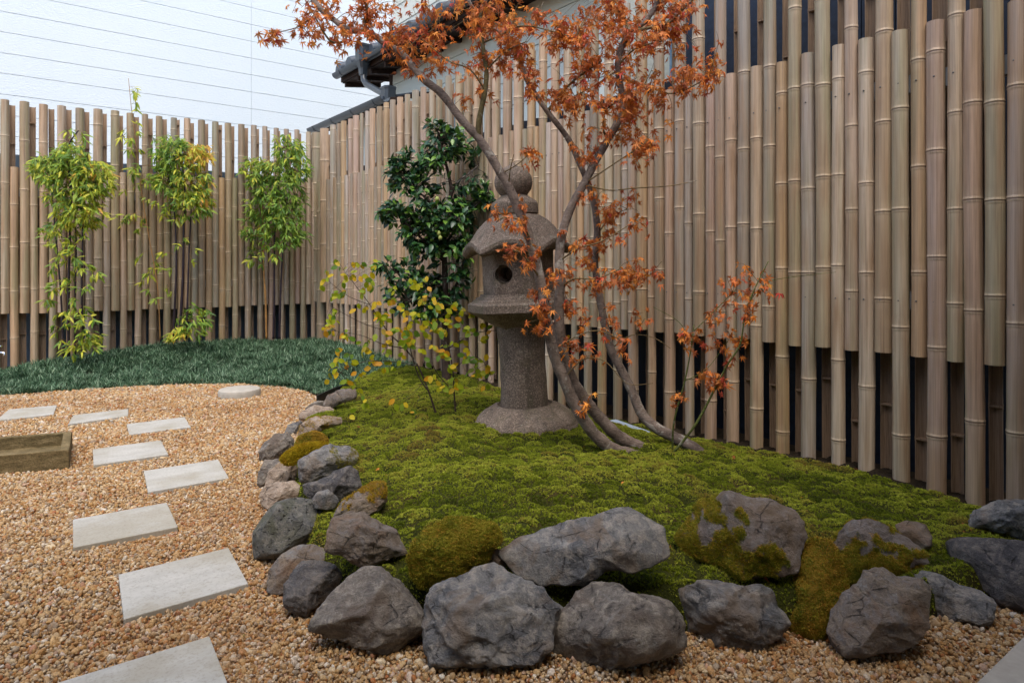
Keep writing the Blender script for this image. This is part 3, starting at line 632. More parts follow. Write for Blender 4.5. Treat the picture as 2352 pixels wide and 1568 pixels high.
# big white building: panel grid on a plane parallel to the back fence
WW = 3.1
wb = thing('white_building', 'large white building wall of horizontal siding panels at upper left', 'building', (onB(577, WW).x, onB(577, WW).y, 0)); fz = Vector(wb.location[:2])
J = onB(577, WW); zrow = [zat(y * NX, J.y) for y in (-120.2, -72.9, -25.6, 21.7, 69.4, 116.6, 164, 211, 259, 306, 354, 401, 449, 496, 544)]
zrow = [z for z in zrow]; dz = zrow[0] - zrow[1]; 
for k in range(1, 6): zrow.insert(0, zrow[0] + dz)
while zrow[-1] > 0: zrow.append(zrow[-1] - dz)
cols = [J + DB * 7.2, J + DB * 3.6, J, J - DB * 3.6, J - DB * 7.2]
for a, c in zip(cols[:-1], cols[1:]):
    g = (c - a).normalized() * .002
    for zt, zb in zip(zrow[:-1], zrow[1:]):
        if zb > 7: continue
        b = MB(); slab(b, ((a + g - fz, zb + .0035, zt - .0025), (c - g - fz, zb + .0035, zt - .0025)), NB, .02); b.build('siding_panel', M['white'], wb)
b = MB(); slab(b, ((cols[0] - fz + NB * .024, 0, 7.0), (cols[-1] - fz + NB * .024, 0, 7.0)), NB, 2); b.build('wall', M['frame'], wb)

# unseen wall behind the viewer and eave overhead, added to shade the near garden
b = MB(); b.box((0, -1.3, 1.3), 11, .15, 2.6); tag(b.build('unseen_shade_wall', M['concrete']), kind='structure')
b = MB(); b.hexa([(-5.5, -1.6, 2.72), (5.5, -1.6, 2.72), (5.5, .25, 2.40), (-5.5, .25, 2.40), (-5.5, -1.6, 2.85), (5.5, -1.6, 2.85), (5.5, .25, 2.52), (-5.5, .25, 2.52)]); b.hexa([(1.0, .25, 2.47), (3.4, .25, 2.47), (2.5, 1.4, 2.47), (1.0, 1.4, 2.47), (1.0, .25, 2.56), (3.4, .25, 2.56), (2.5, 1.4, 2.56), (1.0, 1.4, 2.56)]); tag(b.build('unseen_shade_roof', M['dark_wood']), kind='structure')  # right-hand block extends the added roof to darken the right side

# cream clapboard house with tiled eaves and gutters
W_WALL, W_GUT = 1.05, .62
hs = thing('cream_house', 'cream clapboard house with grey tiled eave and gutters beyond the fence corner', 'house', (onR(902, W_WALL).x, onR(902, W_WALL).y, 0)); fz = Vector(hs.location[:2])
def V3(p2, z): return Vector((p2.x - fz.x, p2.y - fz.y, z))
pl = onR(902, W_WALL); pr_ = onR(1420, W_WALL); zl = [zat(y * NX, pl.y) for y in (186, 240, 293, 347, 401)]; dzc = zl[0] - zl[1]
levels = [zl[0] + dzc * k for k in range(8, 0, -1)] + zl
while levels[-1] > 0: levels.append(levels[-1] - dzc)
for zt, zb in zip(levels[:-1], levels[1:]):
    b = MB(); b.hexa([V3(pl, zb), V3(pr_, zb), V3(pr_ + NR * .03, zb), V3(pl + NR * .03, zb), V3(pl + NR * .008, zt - .004), V3(pr_ + NR * .008, zt - .004), V3(pr_ + NR * .03, zt - .004), V3(pl + NR * .03, zt - .004)]); b.build('siding_board', M['clap'], hs)
b = MB(); slab(b, ((pl - fz + NR * .032, 0, levels[0]), (pr_ - fz + NR * .032, 0, levels[0])), NR, 2.4); b.build('wall', M['clap'], hs)
pk = onR(893, W_WALL - .01); b = MB(); b.hexa([V3(pl + DR * .09, 0), V3(pl, 0), V3(pl + NR * .1, 0), V3(pl + DR * .09 + NR * .1, 0), V3(pl + DR * .09, 4), V3(pl, 4), V3(pl + NR * .1, 4), V3(pl + DR * .09 + NR * .1, 4)]); b.build('corner_post', M['dark_wood'], hs)
# window low in the cream wall
pw0, pw1 = onR(968, W_WALL - .02), onR(1052, W_WALL - .02); zw0, zw1 = zat(420 * NX, pw0.y), zat(345 * NX, pw0.y)
wf = MB(); slab(wf, ((pw0 - fz, zw0 - .03, zw1 + .03), (pw1 - fz, zw0 - .03, zw1 + .03)), NR, .018); w_ = wf.build('window', M['frame'], hs)
ln = (pw1 - pw0)
for k in range(2):
    a = pw0 + ln * (.04 + .48 * k); c = pw0 + ln * (.48 + .48 * k); b = MB(); slab(b, ((a - fz - NR * .006, zw0, zw1), (c - fz - NR * .006, zw0, zw1)), NR, .005); b.build('pane', M['glass'], w_)
# upper eave
def gutter(p0, p1, r, name='gutter', parent=hs):
    d = (p1 - p0).normalized(); side = Vector((-d.y, d.x, 0)).normalized(); up = Vector((0, 0, 1)); vs = []; f = []
    for p in (p0, p1):
        for rr in (r, r - .006):
            for k in range(9): a = math.pi * k / 8; vs.append(p + side * rr * math.cos(a) - up * rr * math.sin(a))
    for k in range(8): f += [(k, k + 1, 18 + k + 1, 18 + k), (9 + k, 27 + k, 27 + k + 1, 9 + k + 1), (k, 9 + k, 9 + k + 1, k + 1), (18 + k, 18 + k + 1, 27 + k + 1, 27 + k)]
    f += [(0, 18, 27, 9), (8, 17, 35, 26)]
    b = MB(); b.add(vs, f)
    g = b.build(name, M['gutter'], parent, True, 40)
    L = (p1 - p0).length; n = max(2, int(L / .62)); bb_ = MB()
    for i in range(n + 1):
        c = p0 + (p1 - p0) * ((i + .35) / (n + .7)); vs = []
        for dd_ in (-.012, .012):
            for rr in (r + .005, r):
                for k in range(9): a = math.pi * k / 8; vs.append(c + d * dd_ + side * rr * math.cos(a) - up * rr * math.sin(a))
        bb_.add(vs, [(k, k + 1, 18 + k + 1, 18 + k) for k in range(8)] + [(k, 9 + k, 9 + k + 1, k + 1) for k in range(8)] + [(18 + k, 19 + k, 28 + k, 27 + k) for k in range(8)])
    bb_.build('gutter_joint', M['gutter'], g, True, 40); return g
def loc3(v): return Vector((v.x - fz.x, v.y - fz.y, v.z))
gA, gB_ = R3(772, 172, W_GUT), R3(1330, -190, W_GUT); gB_.z = gA.z + .01
gutter(loc3(gA), loc3(gB_), .058)
zg = gA.z
# eave roof body, soffit, fascia, rafters
def P2(v): return Vector((v.x, v.y))
ga, gb = P2(gA), P2(gB_); e0 = ga - DR * .10
rf = MB(); 
for (w0, z0, w1_, z1) in ((.075, .02, 2.6, 1.05),):
    A0, B0, A1, B1 = ga + NR * w0, gb + NR * w0, ga + NR * w1_, gb + NR * w1_
    rf.hexa([V3(A0, zg + z0 - .05), V3(B0, zg + z0 - .05), V3(B1, zg + z1 - .05), V3(A1, zg + z1 - .05), V3(A0, zg + z0), V3(B0, zg + z0), V3(B1, zg + z1), V3(A1, zg + z1)])
roof = rf.build('roof', M['dark_wood'], hs)
def tiles(A, Bp, z0, w0, depth, rise, pitch, parent, rounded=True):
    L = (Bp - A).length; n = int(L / pitch); d = (Bp - A) / L
    for i in range(n + 1):
        c = A + d * (pitch * i); b = MB(); vs = []; seg = 10
        rr = pitch * (.30 if rounded else .22)
        for (w, z) in ((w0 - .03, z0), (w0 + depth, z0 + rise)):
            for k in range(seg):
                a = 2 * math.pi * k / seg
                if rounded: q = c + d * rr * math.cos(a); vs.append(V3(q + NR * w, z + rr * math.sin(a) + .02))
                else:
                    u, v = ((-1, -.2), (-1, .5), (-.9, .6), (.9, .6), (1, .5), (1, -.2), (.5, -.3), (.2, -.3), (-.2, -.3), (-.5, -.3))[k]; q = c + d * rr * u; vs.append(V3(q + NR * w, z + rr * v))
        b.add(vs, [tuple(range(seg - 1, -1, -1)), tuple(range(seg, 2 * seg))] + [(k, (k + 1) % seg, seg + (k + 1) % seg, seg + k) for k in range(seg)])
        b.build('ridge_tile' if rounded else 'tile', M['tile_roof'], parent, rounded, 50)
        if i < n:
            b = MB(); a0 = c + d * rr * .8; a1 = c + d * (pitch - rr * .8)
            b.hexa([V3(a0 + NR * (w0 - .02), z0 - .01), V3(a1 + NR * (w0 - .02), z0 - .01), V3(a1 + NR * (w0 + depth), z0 + rise - .01), V3(a0 + NR * (w0 + depth), z0 + rise - .01), V3(a0 + NR * (w0 - .02), z0 + .018), V3(a1 + NR * (w0 - .02), z0 + .018), V3(a1 + NR * (w0 + depth), z0 + rise + .018), V3(a0 + NR * (w0 + depth), z0 + rise + .018)]); b.build('tile', M['tile_roof'], parent)
tiles(ga - DR * .02, gb, zg + .045, .05, 2.5, 1.0, .30, roof)
b = MB(); slab(b, ((ga - fz + NR * .066, zg - .09, zg + .0), (gb - fz + NR * .066, zg - .09, zg + .0)), NR, .02); b.build('fascia', M['dark_wood'], hs)
b = MB(); b.hexa([V3(ga + NR * .09, zg - .10), V3(gb + NR * .09, zg - .10), V3(gb + NR * .6, zg - .02), V3(ga + NR * .6, zg - .02), V3(ga + NR * .09, zg - .08), V3(gb + NR * .09, zg - .08), V3(gb + NR * .6, zg), V3(ga + NR * .6, zg)]); b.build('soffit', M['dark_wood'], hs)
Lg = (gb - ga).length
for i in range(int(Lg / .36)):
    c = ga - DR * (.04 + .36 * i); b = MB(); d = -DR * .045
    b.hexa([V3(c + NR * .10, zg - .155), V3(c + d + NR * .10, zg - .155), V3(c + d + NR * .6, zg - .075), V3(c + NR * .6, zg - .075), V3(c + NR * .10, zg - .102), V3(c + d + NR * .10, zg - .102), V3(c + d + NR * .6, zg - .022), V3(c + NR * .6, zg - .022)]); b.build('rafter', M['dark_wood'], hs)
# big beam end below the eave
c = onR(880, W_WALL - .02); b = MB(); zb_ = zat(205 * NX, c.y); b.hexa([V3(c + DR * .12, zb_ - .03), V3(c - DR * .1, zb_ - .03), V3(c - DR * .1 + NR * .14, zb_ - .03), V3(c + DR * .12 + NR * .14, zb_ - .03), V3(c + DR * .12, zb_ + .18), V3(c - DR * .1, zb_ + .18), V3(c - DR * .1 + NR * .14, zb_ + .18), V3(c + DR * .12 + NR * .14, zb_ + .18)]); b.build('beam', M['dark_wood'], hs)
# rainwater heads and downpipe
def hopper(c, s, name='rainwater_head'):
    b = MB(); sec = [(-.11, .55), (-.06, .62), (.0, 1.0), (.10, 1.06), (.115, 1.12), (.13, 1.12)]; vs = []; n = 8
    shp = [(-1, -.6), (-.6, -1), (.6, -1), (1, -.6), (1, .6), (.6, 1), (-.6, 1), (-1, .6)]
    for z, k in sec:
        for u, v in shp: q = Vector((c.x, c.y)) + DR * (u * .055 * k * s) + NR * (v * .05 * k * s); vs.append(V3(q, c.z + z * s))
    b.add(vs, [tuple(range(n - 1, -1, -1)), tuple(range((len(sec) - 1) * n, len(sec) * n))] + [(i * n + k, i * n + (k + 1) % n, (i + 1) * n + (k + 1) % n, (i + 1) * n + k) for i in range(len(sec) - 1) for k in range(n)])
    return b.build(name, M['gutter'], hs)
h1 = R3(834, 142, W_GUT - .01); hopper(h1, 1.5)
hA = R3(892, 236, W_GUT - .08); hopper(hA, 1.3)
pipe = [Vector((h1.x, h1.y, h1.z - .12)), R3(836, 184, W_GUT - .01), R3(842, 194, W_GUT - .02), R3(858, 203, W_GUT - .03), R3(878, 214, W_GUT - .06), R3(888, 221, W_GUT - .08), Vector((hA.x, hA.y, hA.z + .10))]
b = MB(); b.tube([loc3(v) for v in pipe], .037, 12); b.build('downpipe', M['gutter'], hs, True, 50)
b = MB(); b.tube([loc3(pipe[0]) + Vector((0, 0, z)) for z in (-.0, -.03)], .035, 12); b.build('pipe_collar', M['gutter'], hs, True, 50)
# lower lean-to roof with its own gutter, on the near side of the house
wl = .40
lA, lB = R3(714, 297, wl), R3(885, 222, wl)
zl_ = (lA.z + lB.z) / 2; lA.z = lB.z = zl_
lr = thing('lean_to_roof', 'low tiled lean-to roof with dark gutter just above the fence corner', 'roof', (lA.x, lA.y, 0)); fz_h = fz; fz = Vector(lr.location[:2])
gutter(loc3(lA), loc3(lB), .06, 'gutter', lr)
la, lb = P2(lA), P2(lB)
b = MB(); b.hexa([V3(la + NR * .06, zl_ - .05), V3(lb + NR * .06, zl_ - .05), V3(lb + NR * .55, zl_ + .10), V3(la + NR * .55, zl_ + .10), V3(la + NR * .06, zl_ + .0), V3(lb + NR * .06, zl_ + .0), V3(lb + NR * .55, zl_ + .15), V3(la + NR * .55, zl_ + .15)]); rl = b.build('roof_deck', M['dark_wood'], lr)
tiles(la, lb, zl_ + .02, .085, .5, .15, .23, rl, False)
b = MB(); slab(b, ((la - fz + NR * .3, 0, zl_ + .03), (lb - fz + NR * .3, 0, zl_ + .03)), NR, .06); b.build('wall', M['clap'], lr)
fz = fz_h

# ================================================================== STONE LANTERN
LY = FPX * (EYE - .23 * K) / (968 - HY); sp = LY / FPX
lz = EYE - (968 - HY) * sp
lan = thing('stone_lantern', 'tall weathered granite garden lantern with round window standing on the moss', 'stone lantern', ((1207 - CX) * sp, LY, lz)); lan.rotation_euler = (0, R(-2.9), R(0))
gm = M['granite']
def rough_mesh(o, amp, sc=14.0, sub=0):
    me = o.data
    for v in me.vertices:
        n_ = mnoise.noise_vector(v.co * sc) * amp + mnoise.noise_vector(v.co * sc * 3.1) * amp * .4; v.co += n_
    me.update(); return o
def px2(prof): return [(r * sp, z * sp) for r, z in prof]
def hexr(a, ph=0, k=1.0):   # radius factor of a hexagon with flattened corners
    t = ((a + ph) % (math.pi / 3)) - math.pi / 6; return (1 - k) + k * min(math.cos(math.pi / 6) / math.cos(t), .97) / .93
PH = R(8)
# base: round lotus base
def petals(a, r, z):
    u = r / sp
    bmp = 1 + .03 * abs(math.sin(a * 9)) * (1 if 70 < u < 122 and z / sp > 2 else 0)
    return r * bmp * (.93 + .07 * hexr(a, PH)), z - (0 if u < 75 else (1 - abs(math.sin(a * 9))) * 1.2 * sp * (1 if u < 118 and z / sp > 0 else 0))
def dens(prof, n):
    out = []
    for (a, b_), (c, d) in zip(prof[:-1], prof[1:]):
        for k in range(n): out.append((a + (c - a) * k / n, b_ + (d - b_) * k / n))
    return out + [prof[-1]]
b = MB(); b.lathe(px2(dens([(112, -34), (120, -26), (123, -14), (122, -6), (115, 6), (104, 19), (91, 30), (76, 38), (66, 41), (63, 43), (60, 39), (5, 39)], 3)), 108, petals); rough_mesh(b.build('lantern_base', gm, lan, True, 60), .0022)
b = MB(); b.lathe(px2(dens([(49, 24), (54, 28), (55, 40), (53, 90), (52, 140), (53, 190), (56, 215), (54, 222), (5, 222)], 3)), 64); rough_mesh(b.build('shaft', gm, lan, True, 60), .0035, 16)
fh = lambda k=1.0: (lambda a, r, z: (r * hexr(a, PH, k), z))
b = MB(); b.lathe(px2(dens([(50, 214), (58, 222), (78, 234), (98, 246), (112, 254), (116, 258), (116, 274), (113, 277), (106, 279), (104, 283), (98, 285), (96, 289), (88, 291), (86, 296), (60, 297), (5, 297)], 2)), 96, fh()); plat = rough_mesh(b.build('platform', gm, lan, True, 35), .0016)
for k in range(6):
    a = math.pi / 3 * k - PH + math.pi / 6 ; rr = 116 * sp * .86 / .93 * .99
    for s_ in (-1, 1):
        b = MB(); Mx = Matrix.Rotation(a, 4, 'Z') @ Matrix.Translation((116 * .905 * sp, s_ * 25 * sp, 266 * sp))
        for (cy, cz, sy, sz) in ((0, 6.5, 40, 2.5), (0, -6.5, 40, 2.5), (-18.5, 0, 3, 11), (18.5, 0, 3, 11)): b.box((0, cy * sp, cz * sp), 4 * sp, sy * sp, sz * sp, M=Mx)
        b.build('carved_panel', gm, plat)
# fire box: hexagonal with a recessed round window
FW = 79
b = MB(); b.lathe(px2(dens([(FW - 3, 294), (FW, 297), (FW, 330), (FW, 360), (FW + 1, 392), (5, 394)], 2)), 96, fh()); fbx = rough_mesh(b.build('fire_box', gm, lan, True, 35), .0012)
aw = R(-90) - R(27)
# round window cut with a boolean (shallow bevel ring then deep hole)
def cyl(r, dpt, c, d):
    b = MB(); q = Vector(c); b.tube([q - Vector(d) * dpt, q + Vector(d) * dpt], r, 28); me = b.mesh('cutter', gm); o = bpy.data.objects.new('cutter', me); return o
dv = Vector((math.cos(aw), math.sin(aw), 0)); cw = dv * FW * .9 * sp + Vector((0, 0, 340 * sp))
for rr, dp in ((22, 9), (17, 45)):
    cu = cyl(rr * sp, dp * sp, cw, dv); COL.objects.link(cu); cu.parent = lan; bpy.context.view_layer.update()
    md = fbx.modifiers.new('hole', 'BOOLEAN'); md.object = cu; md.operation = 'DIFFERENCE'; md.solver = 'EXACT'
    dg = bpy.context.evaluated_depsgraph_get(); me2 = bpy.data.meshes.new_from_object(fbx.evaluated_get(dg)); fbx.modifiers.clear(); fbx.data = me2; bpy.data.objects.remove(cu)
fbx.data.set_sharp_from_angle(angle=R(35))
# roof (kasa): hexagonal dome with arched eaves
def kasa(a, r, z):
    t = ((a + PH) % (math.pi / 3)) / (math.pi / 3); arc = math.sin(math.pi * t)       # 0 at corners... 1 mid-face
    u = r / (118 * sp); h = hexr(a, PH, min(1, max(0, u * 1.1 - .15))); lift = arc ** 1.2 * 17 * sp * max(0, u - .72) / .28
    if z < 386 * sp and r > 90 * sp: pass
    return r * h, z + lift - (1 - arc) * 4 * sp * max(0, u - .6)
b = MB(); b.lathe(px2(dens([(74, 396), (94, 388), (108, 382), (116, 382), (122, 388), (121, 397), (113, 405), (105, 416), (97, 430), (85, 447), (70, 462), (57, 471), (46, 476), (5, 478)], 3)), 120, kasa); rough_mesh(b.build('lantern_roof', gm, lan, True, 50), .002, 16)
b = MB(); b.lathe(px2(dens([(50, 474), (54, 477), (54, 498), (51, 504), (42, 510), (34, 516), (30, 520), (5, 522)], 3)), 60); rough_mesh(b.build('lotus_seat', gm, lan, True, 50), .0012)
b = MB(); b.lathe(px2([(28, 517), (33, 523), (40, 532), (43.5, 543), (44, 552), (42, 562), (36, 572), (27, 580), (17, 585), (9, 588), (6, 592), (3, 595), (.6, 596)]), 60); rough_mesh(b.build('jewel_finial', gm, lan, True, 70), .001)

# ================================================================== ROCKS
def c7(l): return [((650 + x / 1.802) * NX, (1050 + y / 1.802) * NX) for x, y in l]
def c8(l): return [((1550 + x / 1.768) * NX, (1300 + y / 1.768) * NX) for x, y in l]
C = {}
g1, g2, g3 = srgb(104, 100, 98), srgb(126, 122, 118), srgb(142, 136, 128)
C['grey'] = m_rock('grey_stone', srgb(88, 82, 76), srgb(126, 117, 107), srgb(156, 147, 133), None, srgb(92, 78, 66))
C['blue'] = m_rock('blue_grey_stone', srgb(88, 89, 92), srgb(128, 126, 122), srgb(158, 151, 141), None, srgb(108, 92, 76))
C['dark'] = m_rock('dark_stone', srgb(62, 60, 62), srgb(92, 88, 86), srgb(122, 114, 106))
C['pore'] = m_rock('porous_stone', srgb(84, 84, 82), srgb(108, 106, 100), srgb(130, 126, 116), None, srgb(72, 74, 52), 0, None, True)
C['tan'] = m_rock('tan_stone', srgb(138, 120, 102), srgb(164, 146, 128), srgb(184, 168, 150), None, srgb(120, 100, 76))
C['brown'] = m_rock('brown_stone', srgb(112, 100, 88), srgb(138, 122, 104), srgb(122, 116, 112), srgb(150, 136, 116), srgb(110, 82, 56))
C['mossy'] = m_rock('mossy_stone', srgb(100, 90, 84), srgb(122, 108, 96), srgb(120, 114, 110), None, srgb(92, 74, 50))
C['under'] = m_rock('moss_covered_stone', srgb(84, 72, 34), srgb(108, 96, 38), srgb(122, 98, 42), None, None, .6, srgb(116, 102, 28))
ROCKS = []
def rock(poly, mat, label, zg=0.0, depth=.85, angular=0, seed=0, group=None, amp=.035, sub=6, lift=.028, cat='stone'):
    rd = random.Random(seed * 7 + 3); px_ = [p[0] for p in poly]; py_ = [p[1] for p in poly]
    # area centroid
    A = cx = cy = 0
    for (x0, y0), (x1, y1) in zip(poly, poly[1:] + poly[:1]): k = x0 * y1 - x1 * y0; A += k; cx += (x0 + x1) * k; cy += (y0 + y1) * k
    cx /= 3 * A; cy /= 3 * A
    yb = max(py_); xb = [p[0] for p in poly if p[1] == yb][0]
    if zg > .03:
        for _ in range(4): q_ = G(xb, yb, zg); zg = float(mound_z(np.array([q_.x]), np.array([q_.y]))[0]) + lift
    gp = G(xb, yb, zg) - Vector((0, 0, EYE))
    w = Vector(((cx - CX) / FPX, 1, -(cy - HY) / FPX)); wl_ = w.length; w = w / wl_
    D = gp.dot(w); cpos = w * D + Vector((0, 0, EYE))
    u = Vector((w.y, -w.x, 0)).normalized(); v = u.cross(w)
    # polygon in the plane through cpos facing the camera
    pr = []
    for x, y in poly:
        r_ = Vector(((x - CX) / FPX, 1, -(y - HY) / FPX)); q = r_ * (D / r_.dot(w)) - w * D; pr.append((q.dot(u), q.dot(v)))
    ang = [math.atan2(b_, a_) for a_, b_ in pr]
    def rad(phi):
        best = 1e9
        ca, sa = math.cos(phi), math.sin(phi); hit = 0
        for (x0, y0), (x1, y1) in zip(pr, pr[1:] + pr[:1]):
            dx, dy = x1 - x0, y1 - y0; den = ca * dy - sa * dx
            if abs(den) < 1e-12: continue
            t = (x0 * dy - y0 * dx) / den; s_ = (x0 * sa - y0 * ca) / den
            if t > 0 and -1e-6 <= s_ <= 1 + 1e-6: hit = max(hit, t)
        return hit
    NT_ = 180; tab = [rad(2 * math.pi * i / NT_) for i in range(NT_)]; mr = sum(tab) / NT_
    tab = [(tab[i - 1] + 3 * tab[i] + tab[(i + 1) % NT_]) / 5 for i in range(NT_)]
    bm = bmesh.new(); bmesh.ops.create_icosphere(bm, subdivisions=sub, radius=1.0)
    planes = []
    for _ in range(angular):
        n_ = Vector((rd.uniform(-1, 1), rd.uniform(-.6, 1), -rd.uniform(.35, 1.1))).normalized(); planes.append((n_, rd.uniform(.62, .9)))
    chips = []
    for _ in range(10 + angular * 3):
        n_ = Vector((rd.uniform(-1, 1), rd.uniform(-1, 1), -rd.uniform(0, 1.2))).normalized(); chips.append((n_, rd.uniform(.90, .985)))
    sd = Vector((seed * 3.7, seed * 1.3, 0)); aniso = Vector((rd.uniform(.7, 1.2), rd.uniform(1.2, 2.2), 1)); tilt = Matrix.Rotation(rd.uniform(-.7, .7), 3, 'Z')
    for vt in bm.verts:
        d = vt.co.normalized()
        # squarer profile front to back
        s = math.sqrt(max(0, 1 - d.z * d.z)); s2 = s ** .62; dz_ = math.copysign(abs(d.z) ** .9, d.z); k = Vector((d.x / (s + 1e-9) * s2, d.y / (s + 1e-9) * s2, dz_))
        for n_, o_ in planes:
            e_ = k.dot(n_) - o_
            if e_ > 0: k = k - n_ * e_ * .93
        kl = k.length
        for n_, o_ in chips:
            e_ = k.dot(n_) - o_ * kl
            if e_ > 0: k = k - n_ * e_ * .55
        phi = math.atan2(k.y, k.x); fi = (phi / (2 * math.pi)) % 1 * NT_; i0 = int(fi) % NT_; fr_ = fi - int(fi); rr = tab[i0] * (1 - fr_) + tab[(i0 + 1) % NT_] * fr_
        a_, b_, c_ = k.x * rr * 1.06, k.y * rr * 1.06, k.z * mr * depth
        q = Vector((a_, b_, c_)); nn = q / mr + sd
        na = tilt @ (q / mr); na = Vector((na.x * aniso.x, na.y * aniso.y, na.z)) + sd
        r1 = 1 - 2 * abs(mnoise.noise(na * 2.1)); r2 = 1 - 2 * abs(mnoise.noise(na * 4.7)); r3 = 1 - 2 * abs(mnoise.noise(na * 11))
        h = (mnoise.noise(nn * 1.5) * 1.1 + mnoise.noise(nn * 3.3) * .6 + (r1 - .5) * .75 + (r2 - .5) * .42 + (r3 - .5) * .16 + mnoise.noise(nn * 16) * .10 + mnoise.noise(nn * 34) * .05 + round(mnoise.noise(na * 2.6) * 3) * .14) * amp * mr * 1.5
        q = q + q.normalized() * h
        vt.co = u * q.x + v * q.y + w * q.z
    bmesh.ops.reverse_faces(bm, faces=bm.faces[:]); bm.normal_update()
    me = bpy.data.meshes.new('rock'); bm.to_mesh(me); bm.free(); me.materials.append(mat); me.polygons.foreach_set('use_smooth', [True] * len(me.polygons)); me.update()
    o = link('rock', me); o.location = cpos; tag(o, label, cat, group); ROCKS.append((o, mr)); return o, mr, (u, v, w)
def rock_moss(info, name, mats_h, n, cover, label=None, stops=.0, droop=.3, seed=0, size=1.0, side=None):
    o, mr, (u, v, w) = info; rd = random.Random(seed); pts = []; rots = []; scs = []
    bm = bmesh.new(); bm.from_mesh(o.data); fs = list(bm.faces); ar = np.array([f.calc_area() for f in fs]); ar = ar / ar.sum(); ch = rng.choice(len(fs), n * 3, p=ar)
    for i in ch:
        f = fs[int(i)]; a, b_, c_ = [x.co for x in f.verts]; r1, r2 = rd.random(), rd.random()
        if r1 + r2 > 1: r1, r2 = 1 - r1, 1 - r2
        p = a + (b_ - a) * r1 + (c_ - a) * r2; nr = f.normal
        if nr.dot(w) > .45: continue
        m_ = mnoise.noise(p / mr * 1.7 + Vector((seed, 0, 0))) * .5 + mnoise.noise(p / mr * 4 + Vector((0, seed, 0))) * .3 + (side(p.dot(u) / mr, p.dot(v) / mr) if side else 0)
        if m_ < cover: continue
        zax = (nr + Vector((0, 0, -droop * .6)) + Vector((rd.uniform(-.5, .5), rd.uniform(-.5, .5), rd.uniform(-.3, .5)))).normalized()
        e_ = zax.to_track_quat('Z', 'Y').to_euler(); pts.append(tuple(p - nr * .002)); rots.append((e_.x, e_.y, e_.z)); scs.append(rd.uniform(.6, 1.3) * size)
        if len(pts) >= n: break
    bm.free()
    if pts: scatter(name, pts, rots, scs, rng.integers(0, len(mats_h), len(pts)), mats_h, parent=o)
# front ring
rock(c7([(118,900),(120,800),(160,740),(230,660),(330,635),(415,640),(440,690),(495,770),(460,830),(400,880),(290,900),(240,940),(160,955),(125,940)]), C['pore'], 'dark pitted boulder with worn top at left of the ring beside the path', .0, .9, 4, 1, amp=.02)
rock(c7([(190,1040),(195,990),(260,920),(330,875),(420,872),(480,895),(500,950),(420,1060),(300,1115),(240,1120),(190,1095)]), C['brown'], 'tan layered stone half hidden behind a dark purple grey one', .0, .8, 6, 2)
rock(c7([(270,1150),(275,1070),(320,990),(360,955),(450,955),(530,975),(555,1030),(500,1130),(410,1190),(385,1235),(330,1215),(285,1180)]), C['dark'], 'dark purple grey stone with flat facets left of the big front boulders', .0, .75, 7, 3)
rock(c7([(405,1280),(440,1200),(500,1120),(600,1030),(690,990),(760,990),(840,1050),(910,1140),(990,1230),(985,1290),(880,1370),(780,1415),(660,1395),(560,1340),(450,1310),(410,1300)]), C['grey'], 'wedge shaped grey boulder with a smooth slanting top in the front row', .0, .75, 5, 4, amp=.03)
rock(c7([(985,1360),(990,1270),(1005,1200),(1000,1130),(1050,1090),(1150,1060),(1250,1010),(1330,992),(1430,1030),(1540,1080),(1600,1120),(1660,1190),(1640,1240),(1610,1280),(1615,1380),(1560,1440),(1450,1490),(1380,1505),(1270,1480),(1130,1480),(1030,1490),(1005,1460)]), C['blue'], 'large lumpy grey boulder with folded ridges at the front of the mound', .0, .7, 6, 5, amp=.06)
rock(c8([(-2,912),(-7,824),(67,735),(130,650),(200,605),(310,605),(400,650),(500,660),(580,690),(640,760),(655,860),(640,920),(560,960),(440,990),(320,1010),(240,1040),(150,1030),(60,990),(10,950)]), C['grey'], 'big rounded grey boulder directly right of the lumpy front boulder', .0, .75, 4, 6, amp=.03)
rock(c8([(630,670),(640,640),(740,592),(830,600),(930,620),(1040,615),(1090,650),(1110,700),(1160,750),(1182,810),(1150,850),(1080,900),(980,945),(900,935),(820,915),(760,860),(690,840),(650,780)]), C['blue'], 'blue grey boulder with a saddle shaped top in the front row', .0, .75, 5, 7, amp=.04)
r8 = rock(c8([(1215,470),(1250,420),(1330,392),(1400,420),(1440,480),(1460,600),(1440,720),(1380,800),(1340,870),(1270,860),(1200,820),(1200,780),(1240,700),(1230,580)]), C['under'], 'upright stone wrapped in rusty orange moss in the front row', .0, .7, 3, 8)
rock(c8([(1385,830),(1400,730),(1460,650),(1530,600),(1560,545),(1650,535),(1720,570),(1830,590),(1875,630),(1870,740),(1870,820),(1800,900),(1720,940),(1620,935),(1560,965),(1460,970),(1400,900)]), C['brown'], 'blocky brown grey boulder with vertical grain right of the rusty moss stone', .0, .75, 8, 9)
rock(c8([(1800,560),(1860,545),(1950,570),(2020,610),(2120,635),(2190,680),(2205,730),(2180,800),(2140,820),(2060,800),(1940,790),(1850,760),(1830,640)]), C['blue'], 'low blue grey stone tapering right next to the blocky boulder', .0, .75, 5, 10)
rock(c8([(1970,400),(2030,380),(2150,385),(2352,395),(2450,420),(2480,560),(2450,770),(2340,735),(2230,710),(2180,660),(2090,590),(2060,540),(2000,480)]), C['dark'], 'large smooth slate grey boulder cut by the right edge', .0, .7, 4, 11, amp=.02)
rock(c8([(2080,290),(2110,240),(2200,200),(2260,185),(2352,190),(2420,200),(2430,330),(2340,385),(2240,340),(2160,325),(2080,325)]), C['blue'], 'creased grey boulder at the right edge just below the fence foot', .05 * K, .8, 6, 12, amp=.05)
